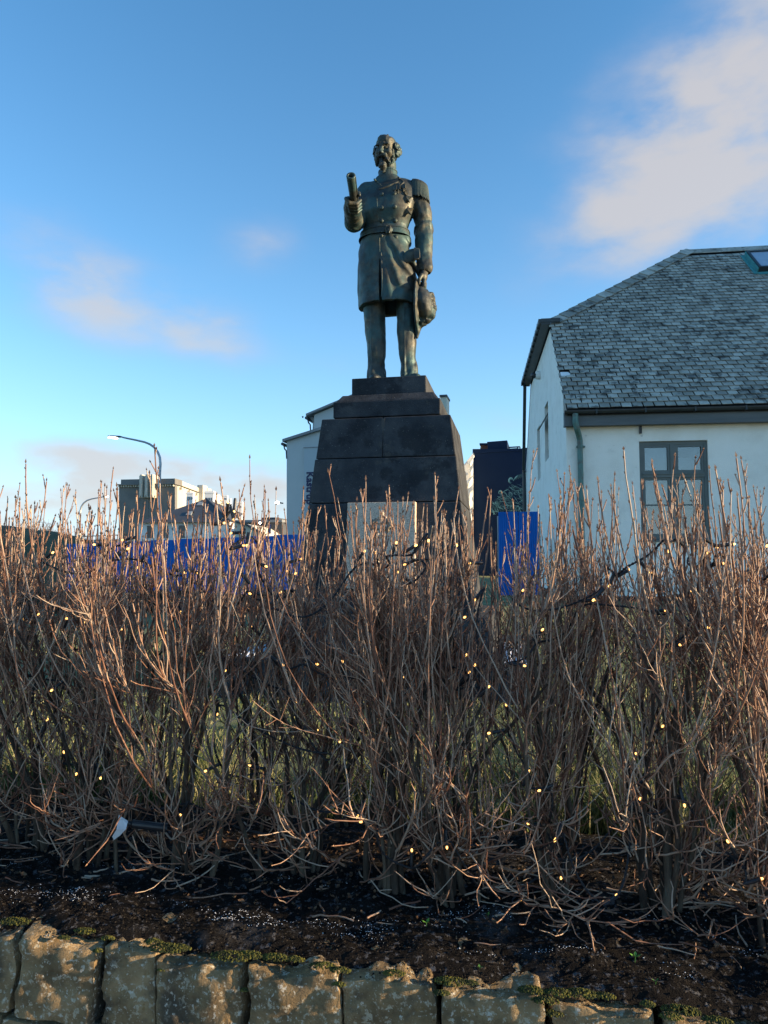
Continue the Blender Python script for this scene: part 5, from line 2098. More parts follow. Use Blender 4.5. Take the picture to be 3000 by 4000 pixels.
heads = [(1995, 1878, 12), (2064, 1842, 13), (1955, 1925, 10), (1940, 1965, 9), (2035, 1935, 11), (2052, 1902, 9), (1990, 1968, 10), (2022, 1985, 10)]
for (hx_, hy_, hr_) in heads:
    for k in range(3):
        rr = hr_ * (1 - 0.25 * k)
        a0 = rm.uniform(0, 6)
        pts = [(hx_ + rr * 0.8 * math.cos(a0 + q), hy_ + rr * math.sin(a0 + q)) for q in np.linspace(0, 5, 9)]
        stroke(pts, rm.uniform(0.012, 0.022), 0.002 + 0.002 * k + 0.0005 * rm.integers(0, 3))
for k in range(300):
    x0 = rm.uniform(1915, 2068)
    lim = 1885 + max(0, (2000 - x0)) * 0.9
    y0 = rm.uniform(lim, 1998)
    a0 = rm.uniform(0.3, 1.3) if rm.uniform() < 0.7 else rm.uniform(-0.8, 0.2)
    L2 = rm.uniform(10, 42)
    bend = rm.uniform(-8, 8)
    pts = [(x0 + L2 * q * math.cos(a0) - bend * math.sin(math.pi * q) * math.sin(a0), y0 + L2 * q * math.sin(a0) + bend * math.sin(math.pi * q) * math.cos(a0)) for q in np.linspace(0, 1, 6)]
    pts = [(min(x, 2100), min(y, 2010)) for x, y in pts]
    stroke(pts, rm.uniform(0.004, 0.016), 0.010 + 0.00015 * k)
for k in range(7):
    x0, y0 = 2005 + k * 9, 1880 - k * 3
    stroke([(x0, y0), (x0 + 8, y0 - 12), (x0 + 20, y0 - 24)], 0.04, 0.07 + 0.001 * k)
mu = ms.build('mural', MAT['teal_paint'], db)
mu['label'] = 'teal mural of ghostly swirling figures'
# white cast relief wall on its flank
rl = thing('relief_wall', 'white wavy cast relief wall on the flank of the dark building', 'wall', P(1830, 2200, 47), 0)
m = MB()
ny_, nx_ = 70, 12
V, yy = [], np.linspace(1768, 2140, ny_)
for y in yy:
    t = (y - 1768) / 372
    left = 1848 - 36 * min(1, t * 2.2) - 7 * math.sin(y / 13.0) - 4 * math.sin(y / 6.1 + 1)
    left = max(left, 1800)
    for i in range(nx_):
        u = i / (nx_ - 1)
        x = left + (1848.2 - left) * u
        bulge = 0.28 * math.sin(math.pi * min(1, u * 1.15)) * (0.5 + 0.5 * math.sin(y / 13.0 + 2.6 * u)) + 0.10 * math.sin(y / 7 + 5 * u)
        V.append(P(x, y, 47.6 - bulge))
F = [[j * nx_ + i, (j + 1) * nx_ + i, (j + 1) * nx_ + i + 1, j * nx_ + i + 1] for j in range(ny_ - 1) for i in range(nx_ - 1)]
m.add(V, F)
nb_ = len(V)
m.build('relief_face', MAT['white_relief'], rl, smooth=True)
upright('backing_slab', [(1812, 2345), (1848, 2345), (1848, 1770), (1812, 1815)], 47.75, 3, MAT['white_relief'], rl)
# grey block behind it
gb = thing('grey_block', 'narrow grey building behind the wavy white wall with sunlight coloured into its cream corner', 'building', P(1815, 2200, 80), 0)
upright('wall', [(1775, 2200), (1812, 2200), (1812, 1828), (1775, 1828)], 80, 8, MAT['roof_sheet'], gb)
upright('roof', [(1772, 1828), (1814, 1828), (1814, 1822), (1772, 1822)], 79.8, 8, MAT['dark_roof'], gb)
upright('side_wall', [(1813, 2200), (1826, 2200), (1826, 1822), (1813, 1826)], 81, 8, MAT['cream'], gb)  # cream puts the sunlight on this side into its colour
upright('chimney', [(1818, 1818), (1831, 1818), (1831, 1806), (1818, 1806)], 82, 1.5, MAT['navy_wall'], gb)
upright('chimney', [(1793, 1822), (1802, 1822), (1802, 1813), (1793, 1813)], 82, 1.5, MAT['navy_wall'], gb)


# ---- street lamps
def lamp(label, base, pts, head0, head1, Y, r0, r1):
    b = P(*base, Y)
    zg_ = gz(b[0], Y)
    t = thing('street_lamp', label, 'street lamp', (b[0], b[1], zg_), 0, 'lit street lamps')
    A_ = [np.array([b[0], b[1], zg_]), np.array([b[0], b[1], zg_ + 2.2])] + [P(x, y, Y) for x, y in pts]
    # smooth the bend
    Q = [A_[0], A_[1]]
    for i in range(2, len(A_)):
        Q.append(A_[i])
    m_ = MB()
    m_.tube(Q, np.linspace(r0, r1, len(Q)), 12)
    m_.build('pole', MAT['steel'], t, smooth=True)
    h0, h1 = P(*head0, Y), P(*head1, Y)
    d = h1 - h0
    L2 = np.linalg.norm(d)
    d /= L2
    sd = np.array([0, 1.0, 0])
    up = np.cross(d, sd)
    if up[2] < 0:
        up = -up
    m_ = MB()
    prof = [(0, .035, .04), (0.18, .06, .07), (0.3, .14, .065), (0.7, .15, .055), (0.95, .09, .03), (1.0, .02, .012)]
    V_ = []
    for u, w, hh in prof:
        c = h0 + d * (u * L2)
        for q in range(12):
            an_ = q / 12 * 2 * math.pi
            zz = math.sin(an_)
            V_.append(c + sd * w * math.cos(an_) + up * hh * (zz if zz > 0 else zz * 0.45))
    F_ = [[i * 12 + q, i * 12 + (q + 1) % 12, (i + 1) * 12 + (q + 1) % 12, (i + 1) * 12 + q] for i in range(len(prof) - 1) for q in range(12)]
    m_.add(V_, F_)
    m_.build('lamp_head', MAT['gutter'], t, smooth=True)
    m_ = MB()
    cs_ = [(0.34, .10), (0.5, .115), (0.75, .11), (0.93, .06)]
    V_ = []
    for u, w in cs_:
        c = h0 + d * (u * L2) - up * 0.045
        for q in range(9):
            an_ = math.pi + q / 8 * math.pi
            V_.append(c + sd * w * math.cos(an_) + up * 0.055 * math.sin(an_))
    m_.add(V_, [[i * 9 + q, i * 9 + q + 1, (i + 1) * 9 + q + 1, (i + 1) * 9 + q] for i in range(3) for q in range(8)])
    m_.build('lamp_lens', MAT['lamp_glow'], t, smooth=True)


lamp('tall grey street lamp with a long curved arm, before the dark theatre', (620, 2200),
     [(622, 2050), (623, 1930), (624, 1850), (626.5, 1812), (624, 1785), (616, 1765), (602, 1747), (585, 1735), (565, 1727), (530, 1719), (500, 1713), (478, 1708)], (478, 1708), (420, 1704), 36, 0.085, 0.04)
lamp('smaller street lamp with its arm bent right, near the left end of the hoarding', (309, 2200),
     [(311, 2060), (314, 1995), (318, 1979), (326, 1966), (340, 1955), (358, 1949), (385, 1944), (402, 1941)], (402, 1941), (424, 1936), 62, 0.10, 0.045)
for (px, py, Yl, lab) in ((1083, 1963, 41.0, 'small lit lamp on a bracket at the edge of the pale gabled building'), (1016, 2042, 58.0, 'small lit lamp on the low dark shed')):
    t = thing('wall_lamp', lab, 'lamp', P(px, py, Yl), 0)
    m = MB()
    a, b = P(px + 22, py + 3, Yl + 0.5), P(px + 4, py, Yl)
    m.tube([a, b], 0.04, 6)
    m.build('bracket', MAT['gutter'], t)
    m = MB()
    m.ball(P(px, py + 1, Yl), (0.13, 0.10, 0.09), 10, 6)
    m.build('bulb', MAT['lamp_glow'], t, smooth=True)

# ---- grassy rise and bare trees far left
m = MB()
nx_, ny_ = 40, 14
V = []
for i in range(nx_):
    for j in range(ny_):
        x = -34 + 22 * i / (nx_ - 1) + 3
        y = 38 + 22 * j / (ny_ - 1)
        hx_ = sstep(-9.5, -26.5, x) * 4.2 * math.sin(math.pi * min(1, (j + 0.2) / (ny_ - 1))) ** 0.8
        V.append((x, y, 0.0 + hx_ + 0.08 * float(gn(np.array(x), np.array(y), np.array(0.0)))))
m.add(V, [[i * ny_ + j, (i + 1) * ny_ + j, (i + 1) * ny_ + j + 1, i * ny_ + j + 1] for i in range(nx_ - 1) for j in range(ny_ - 1)])
tag(m.build('hill', MAT['hill_grass'], smooth=True), kind='structure')


def bare_tree(px, py_top, Y, label, seed, spread):
    r = np.random.default_rng(seed)
    top = P(px, py_top, Y)
    zg_ = gz(top[0], Y)
    t = thing('bare_tree', label, 'tree', (top[0], Y, zg_), 0, 'bare trees beyond the hill')
    H_ = top[2] - zg_
    m_ = MB()
    tips = []
    tr_pts = [np.array([top[0], Y, zg_]), np.array([top[0] + 0.1, Y, zg_ + H_ * 0.35]), np.array([top[0] - 0.05, Y, zg_ + H_ * 0.7])]
    m_.tube(tr_pts, [0.16, 0.12, 0.05], 7)
    m_.build('trunk', MAT['far_twig'], t)
    m_ = MB()
    for k in range(26):
        u = r.uniform(0.3, 0.95)
        b0 = tr_pts[0] * (1 - u) + tr_pts[2] * u
        a0 = r.uniform(0, 6.28)
        e = b0 + np.array([math.cos(a0) * spread * r.uniform(.4, 1), math.sin(a0) * spread * r.uniform(.4, 1), H_ * r.uniform(0.12, 0.38)])
        m_.tube([b0, b0 * .5 + e * .5 + r.normal(size=3) * 0.15, e], [0.05, 0.035, 0.012], 4)
        for q in range(9):
            v = r.uniform(0.3, 1)
            c0 = b0 * (1 - v) + e * v
            f_ = c0 + r.normal(size=3) * spread * 0.28 + np.array([0, 0, 0.45])
            m_.tube([c0, (c0 + f_) / 2 + r.normal(size=3) * 0.05, f_], [0.02, 0.014, 0.006], 3, cap=False)
    m_.build('crown', MAT['far_twig'], t)


bare_tree(120, 2015, 64, 'bare grey tree just beyond the crest of the hill', 1, 1.5)
bare_tree(160, 2020, 68, 'second bare tree, a little right of the first beyond the hill', 2, 1.6)
bare_tree(215, 2040, 66, 'lowest bare tree at the foot of the hill slope', 3, 1.6)
# railing and cream gate pillar by the hill
gp = thing('gate_pillar', 'cream gate pillar above the left end of the hoarding', 'pillar', P(306, 2200, 50), 0)
upright('shaft', [(302, 2330), (312, 2330), (312, 2096), (302, 2096)], 50, 0.2, MAT['cream'], gp)
upright('cap', [(300, 2096), (314, 2096), (314, 2089), (300, 2089)], 49.95, 0.3, MAT['cream'], gp)
ra = thing('railing', 'thin dark railing running right from the cream gate pillar', 'railing', P(370, 2200, 52), 0)
m = MB()
m.tube(pp([(285, 2097), (460, 2090)], 52), 0.035, 6)
m.build('top_rail', MAT['gutter'], ra)
for x in range(290, 460, 14):
    m = MB()
    a = P(x, 2096 - (x - 285) * 0.04, 52)
    m.tube([a, (a[0], a[1], 0.2)], 0.02, 5)
    m.build('baluster', MAT['gutter'], ra)
lw = thing('low_cream_wall', 'low cream wall under the railing beyond the hoarding', 'wall', P(360, 2200, 53), 0)
upright('wall_body', [(285, 2330), (520, 2330), (520, 2104), (285, 2110)], 53, 0.4, MAT['cream'], lw)

# ---- clipped dark hedge at the far edge of the lawn
MAT['dark_leaf'] = mat('dark_hedge_leaf', [(0.010, 0.015, 0.009), (0.022, 0.028, 0.014), (0.045, 0.04, 0.022)], scale=4, rough=0.8, island=0.6)
r = np.random.default_rng(55)
hd_ = thing('clipped_hedge', 'low dark clipped hedge along the far side of the lawn before the blue hoarding', 'hedge', (-4.5, 21, 0.1), 0)
n = 9000
x = r.uniform(-12.5, 2.0, n)
y = 21 + r.uniform(-0.35, 0.35, n)
z = 0.1 + r.uniform(0, 1, n) * (0.62 + 0.06 * np.sin(x * 1.7))
c = np.c_[x, y, z]
d1 = r.normal(size=(n, 3)) * 0.05
d2 = r.normal(size=(n, 3)) * 0.05
m = MB()
m.add(np.stack([c - d1, c + d2, c + d1, c - d2], 1).reshape(-1, 3), np.arange(4 * n).reshape(n, 4))
m.build('foliage', MAT['dark_leaf'], hd_)

# ---- unseen tall block added right of the frame to shade the white house
shade_block = thing('added_shade_building', 'tall grey rendered block beyond the right edge, unseen and added to shade the white house', 'building', (30, 20, 0.1), 0)
m = MB()
m.box((24, 11.0, 0.1), (38, 38, 17))
m.build('wall', MAT['pale_wall'], shade_block)
m = MB()
m.box((23.7, 10.7, 17.005), (38.3, 38.3, 17.4))
m.build('roof', MAT['roof_sheet'], shade_block)
for i in range(4):
    for k in range(6):
        m = MB()
        m.box((23.93, 13.5 + k * 4.0, 2 + i * 3.8), (24.0 - 0.002, 14.9 + k * 4.0, 4.2 + i * 3.8))
        m.build('window', MAT['pane'], shade_block)

# the far blocks are turned away from the sun to keep their fronts in shade
for o, a in ((wb, -13), (th, -9), (db, -13), (dh, -8), (ds, -12), (gb, -12)):
    o.rotation_euler = (0, 0, R(a))
# ================================================================== rough stone kerb wall in front
MAT['stone'] = mat('lichened_wall_stone', [(0.12, 0.078, 0.036), (0.27, 0.185, 0.09), (0.42, 0.30, 0.16)], scale=7, rough=0.95, bump=1.0, bscale=60, island=0.1,
                   spots=[((0.55, 0.49, 0.36), 46, 0.59, 0.03, 0.75), ((0.25, 0.14, 0.035), 11, 0.66, 0.04, 0.7), ((0.035, 0.035, 0.03), 4.0, 0.57, 0.07, 0.7),
                          ((0.62, 0.58, 0.48), 55, 0.62, 0.03, 0.85)], detail=10)
MAT['moss'] = mat('green_moss', [(0.018, 0.026, 0.005), (0.055, 0.065, 0.010), (0.15, 0.14, 0.02)], scale=26, rough=1.0, bump=0.9, bscale=130, island=0.5)
MAT['mortar'] = mat('dark_wall_core', [(0.010, 0.010, 0.009), (0.02, 0.019, 0.017)], rough=1.0)


def wall_pt(px, py):
    """(s, z) on the wall face of the sight line through a pixel"""
    d = ray(px, py)
    n3 = np.array([wv[0], wv[1], 0])
    o = np.array([WALL_O[0], WALL_O[1], 0])
    q = ((o - EYE) @ n3) / (d @ n3)
    p = EYE + d * q
    return (p[:2] - WALL_O) @ wu, p[2]


wall = thing('retaining_wall', 'low rough stone retaining wall with lichen and moss along the front of the bed', 'wall', (WALL_O[0], WALL_O[1], 0), -WALL_A)
core = MB()
core.box((-6, 0.06, -0.35), (6, 0.24, 0.10))
core.build('wall_core', MAT['mortar'], wall, local=True)


def rough_stone(name, s0, s1, z0l, z0r, z1l, z1r, seed, depth=0.30, proud=0.0, res=0.016):
    """a quarried block: rounded box grid pushed about by noise; the face is y = 0 and bulges"""
    r = np.random.default_rng(seed)
    nz_ = Noise3(seed * 3 + 1, f0=3.2, octaves=3)
    nf = Noise3(seed * 3 + 2, f0=13, octaves=3)
    W, H_ = s1 - s0, ((z1l - z0l) + (z1r - z0r)) / 2
    nx, ny, nz2 = max(6, int(W / res)), 8, max(6, int(H_ / res))
    V, F = [], []

    def face(fn, a, b, flip):
        base = len(V)
        for i in range(a + 1):
            for j in range(b + 1):
                V.append(fn(i / a, j / b))
        for i in range(a):
            for j in range(b):
                q = [base + i * (b + 1) + j, base + (i + 1) * (b + 1) + j, base + (i + 1) * (b + 1) + j + 1, base + i * (b + 1) + j + 1]
                F.append(q[::-1] if flip else q)
    face(lambda u, v: (u, 0, v), nx, nz2, False)
    face(lambda u, v: (u, v, 1), nx, ny, False)
    face(lambda u, v: (0, u, v), ny, nz2, True)
    face(lambda u, v: (1, u, v), ny, nz2, False)
    U = np.array(V, float)
    u, y, v = U[:, 0], U[:, 1], U[:, 2]
    # corners knocked round
    x = s0 + u * W
    z = (z0l + (z0r - z0l) * u) * (1 - v) + (z1l + (z1r - z1l) * u) * v
    yy = y * depth - proud
    rr = 0.012
    dl, dr = u * W, (1 - u) * W
    db, dt = v * H_, (1 - v) * H_
    df = y * depth
    rnd = lambda d: np.maximum(rr - d, 0)
    ex = np.minimum(dl, dr)
    ez = np.minimum(db, dt)
    cx, cy, cz = rnd(ex), rnd(df), rnd(ez)
    cr = np.sqrt(cx ** 2 + cy ** 2 + cz ** 2)
    over = np.maximum(cr - rr, 0) / np.maximum(cr, 1e-6)
    x = x + np.where(dl < dr, 1, -1) * cx * over
    z = z + np.where(db < dt, 1, -1) * cz * over
    yy = yy + cy * over
    cxm, czm = (u - 0.5), (v - 0.5)
    bulge = 0.005 * (1 - (2 * cxm) ** 2) * (1 - (2 * czm) ** 2)
    lo_ = nz_(x, yy, z)
    hi_ = nf(x, yy, z)
    f_ = np.clip(1 - df / 0.10, 0, 1)
    yy = yy - f_ * (bulge * 0.7 + 0.0021 * lo_ + 0.0024 * hi_)
    t_ = np.clip(1 - dt / 0.05, 0, 1)
    z = z + t_ * (0.006 * lo_ + 0.0034 * hi_)
    sgn = np.where(dl < dr, -1, 1) * np.clip(1 - ex / 0.04, 0, 1)
    x = x + sgn * (0.005 * nz_(x + 3, yy, z) + 0.002 * hi_)
    m_ = MB()
    m_.add(np.c_[x, yy, z], F)
    me = m_.mesh(name)
    o = mesh_obj(name, me, MAT['stone'], wall, True)
    return o


joints = [(-360, 3650), (66, 3655), (385, 3690), (612, 3720), (958, 3765), (1326, 3800), (1712, 3850), (2146, 3900), (2590, 3985), (3010, 4060), (3480, 4130)]
tops = [(-380, 3640), (-60, 3655), (68, 3660), (90, 3662), (384, 3706), (404, 3700), (610, 3716), (628, 3752), (958, 3776), (975, 3778), (1325, 3808), (1345, 3830), (1708, 3862),
        (1740, 3848), (2060, 3858), (2150, 3925), (2300, 3945), (2590, 3985), (3000, 4060), (3500, 4140)]
tx, ty = np.array([t[0] for t in tops]), np.array([t[1] for t in tops])
J = [wall_pt(*j)[0] for j in joints]
for q in range(len(joints) - 1):
    xa, xb = joints[q][0], joints[q + 1][0]
    la = wall_pt(xa + 14, np.interp(xa + 14, tx, ty))
    lb = wall_pt(xb - 14, np.interp(xb - 14, tx, ty))
    h_ = 0.243 + 0.008 * math.sin(q * 1.3)
    o = rough_stone('stone', J[q] + 0.0085, J[q + 1] - 0.0085, la[1] - h_, lb[1] - h_, la[1] - 0.004, lb[1] - 0.004, 100 + q, proud=0.012 * math.sin(q * 2.3))
xs_ = -2.6
k = 0
while xs_ < 2.9:
    w = (0.30, 0.36, 0.26, 0.40)[k % 4]
    ztop = lambda s: 0.325 - 0.034 * s - 0.243 - 0.026
    rough_stone('stone', xs_ + 0.008, xs_ + w - 0.008, ztop(xs_) - 0.26, ztop(xs_ + w) - 0.26, ztop(xs_), ztop(xs_ + w), 300 + k, proud=0.010 * math.sin(k * 1.7), res=0.03)
    xs_ += w
    k += 1

# moss cushions in the joints and along the top
spots = [(60, 3602, .05, .5), (330, 3642, .035, .6), (600, 3690, .03, .9), (655, 3715, .055, 1), (700, 3712, .035, .9), (900, 3745, .06, .9), (975, 3742, .04, 1), (1075, 3750, .04, .9),
         (1150, 3755, .03, .7), (1260, 3780, .035, .8), (1330, 3800, .03, .8), (1325, 3850, .018, .5), (630, 3790, .012, .4), (955, 3870, .012, .4), (383, 3720, .014, .6),
         (1540, 3810, .03, .8), (1760, 3840, .045, .7), (1725, 3885, .022, .6), (1840, 3845, .02, .6), (2075, 3880, .035, 1), (2130, 3920, .035, .9), (2160, 3965, .03, .7), (2180, 3890, .04, 1),
         (2270, 3893, .045, 1), (2360, 3900, .03, .8), (2530, 3935, .02, .9), (2660, 3960, .05, 1), (2620, 3985, .03, 1), (2800, 4000, .04, .9), (420, 3670, .02, .6), (250, 3665, .02, .4)]
ml = ['moss cushion', ]
rm = np.random.default_rng(66)
B8 = np.array([[1, 0, 0], [.7, .7, 0], [0, 1, 0], [-.7, .7, 0], [-1, 0, 0], [-.7, -.7, 0], [0, -1, 0], [.7, -.7, 0]], float)
m = MB()
for (px, py, rad, hgt) in spots:
    # lay each cushion on the wall top where the sight line meets it
    d = ray(px, py)
    s_, z_ = wall_pt(px, py)
    ztop = 0.325 - 0.034 * s_
    if z_ < ztop - 0.04:
        c = np.array([*(wall_xy(s_, 0.0)), z_])
    else:
        q = (ztop - EYE[2]) / d[2]
        c = EYE + d * q
    for i in range(int(60 + rad * 4600)):
        a, rr = rm.uniform(0, 6.28), rad * math.sqrt(rm.uniform()) * 0.85
        p = c + np.array([*(wu * rr * math.cos(a) * 1.35 + wv * rr * math.sin(a) * 0.6), 0.0])
        p[2] += 0.022 * hgt * (1 - (rr / (rad * 1.2)) ** 2) - 0.004
        sz = rm.uniform(0.0014, 0.0042)
        V0 = B8 * sz * rm.uniform(0.7, 1.2, (8, 1))
        V1 = V0 * 0.72 + np.array([0, 0, sz * rm.uniform(0.6, 1.0)])
        m.add(np.vstack([V0 + p, V1 + p, [p + np.array([0, 0, sz * 1.25])]]),
              [[k2, (k2 + 1) % 8, 8 + (k2 + 1) % 8, 8 + k2] for k2 in range(8)])
        m.f.append(np.array([[8 + k2, 8 + (k2 + 1) % 8, 16] for k2 in range(8)]) + m.n - 17)
tag(m.build('moss', MAT['moss']), 'bright green moss cushions along the joints and top of the stone wall', 'moss', kind='stuff')

# grit washed over the top of the stones
o = scatter('grit', 7000, (-2.4, 2.4), (0.02, 0.20), (0.0015, 0.006), MAT['crumb'], 14, 0.012)
tag(o, 'fine dark grit scattered over the tops of the wall stones', 'grit')
# ================================================================== the bare hedge, shrub by shrub
MAT['bark'] = mat('grey_brown_bark', [(0.035, 0.024, 0.017), (0.075, 0.052, 0.036), (0.14, 0.105, 0.072)], scale=34, rough=0.9, bump=0.7, bscale=120, stretch=(1, 1, 0.3), island=0.3,
                  spots=[((0.12, 0.125, 0.095), 30, 0.62, 0.05, 0.7)])
MAT['twig'] = mat('red_brown_twig', [(0.13, 0.058, 0.038), (0.24, 0.127, 0.082), (0.38, 0.24, 0.165), (0.42, 0.33, 0.255)], scale=14, rough=0.62, island=0.75, spec=0.4, lo=0.18, hi=0.82)
MAT['bud'] = mat('pale_bud', [(0.16, 0.075, 0.04), (0.34, 0.20, 0.12)], scale=20, rough=0.7, island=0.6)
UP = np.array([0, 0, 1.0])


def grow(base, direction, length, K, trop, wob, r):
    """grow N shoots of K segments at once; the direction turns towards the light and wanders"""
    n = len(base)
    d = direction / np.linalg.norm(direction, axis=1, keepdims=True)
    P_ = np.zeros((n, K + 1, 3))
    D_ = np.zeros((n, K + 1, 3))
    P_[:, 0], D_[:, 0] = base, d
    for k in range(K):
        d = d + trop[:, None] * UP + r.normal(size=(n, 3)) * wob
        d = d / np.linalg.norm(d, axis=1, keepdims=True)
        P_[:, k + 1] = P_[:, k] + d * (length / K)[:, None]
        D_[:, k + 1] = d
    return P_, D_


def tubes(mb, P_, R_, sides):
    """P_ (N,K+1,3), R_ (N,K+1): all shoots as open tubes closed to their tip"""
    n, k1, _ = P_.shape
    T = np.gradient(P_, axis=1)
    T /= np.linalg.norm(T, axis=2, keepdims=True) + 1e-9
    ref = np.where(np.abs(T[:, :1, 0:1]) < 0.8, np.array([1.0, 0, 0]), np.array([0, 1.0, 0]))
    N_ = np.cross(T, np.broadcast_to(ref, T.shape))
    N_ /= np.linalg.norm(N_, axis=2, keepdims=True) + 1e-9
    B_ = np.cross(T, N_)
    a = np.arange(sides) / sides * 2 * math.pi
    V = P_[:, :, None, :] + R_[:, :, None, None] * (np.cos(a)[:, None] * N_[:, :, None, :] + np.sin(a)[:, None] * B_[:, :, None, :])
    i, k, s_ = np.meshgrid(np.arange(n), np.arange(k1 - 1), np.arange(sides), indexing='ij')
    o = i * k1 * sides + k * sides
    F = np.stack([o + s_, o + (s_ + 1) % sides, o + sides + (s_ + 1) % sides, o + sides + s_], -1).reshape(-1, 4)
    mb.add(V.reshape(-1, 3), F)


def buds(mb, c, d, L_, w_, r):
    """little pointed buds at points c along d"""
    n = len(c)
    d = d / (np.linalg.norm(d, axis=1, keepdims=True) + 1e-9)
    ref = np.where(np.abs(d[:, 0:1]) < 0.8, np.array([[1.0, 0, 0]]), np.array([[0, 1.0, 0]]))
    x = np.cross(d, ref)
    x /= np.linalg.norm(x, axis=1, keepdims=True) + 1e-9
    y = np.cross(d, x)
    L_ = L_ * r.uniform(0.7, 1.3, n)[:, None]
    w_ = w_ * r.uniform(0.8, 1.2, n)[:, None]
    m_ = c + d * L_ * 0.4
    V = np.stack([c, m_ + x * w_, m_ - x * 0.5 * w_ + y * 0.87 * w_, m_ - x * 0.5 * w_ - y * 0.87 * w_, c + d * L_], 1).reshape(-1, 3)
    k = 5 * np.arange(n)[:, None, None]
    F = np.array([[0, 2, 1], [0, 3, 2], [0, 1, 3], [4, 1, 2], [4, 2, 3], [4, 3, 1]])[None] + k
    mb.add(V, F.reshape(-1, 3))


def at_frac(P_, D_, idx, f):
    k1 = P_.shape[1] - 1
    q = np.clip(f * k1, 0, k1 - 1e-4)
    k = q.astype(int)
    w = (q - k)[:, None]
    return P_[idx, k] * (1 - w) + P_[idx, k + 1] * w, D_[idx, k + 1]


def side_dir(d, ang, r, out=None, pull=0.0):
    n = len(d)
    v = r.normal(size=(n, 3))
    v -= (v * d).sum(1, keepdims=True) * d
    v /= np.linalg.norm(v, axis=1, keepdims=True)
    if out is not None:
        v = v + out * pull
        v /= np.linalg.norm(v, axis=1, keepdims=True)
    return d * np.cos(ang)[:, None] + v * np.sin(ang)[:, None]


def cut_height(s):
    # the hedge top rises to the right of the picture
    return np.interp(s, [-2.2, -1.0, -0.3, 0.3, 0.8, 1.2, 2.2], [1.84, 1.77, 1.74, 1.76, 1.79, 1.84, 1.90])


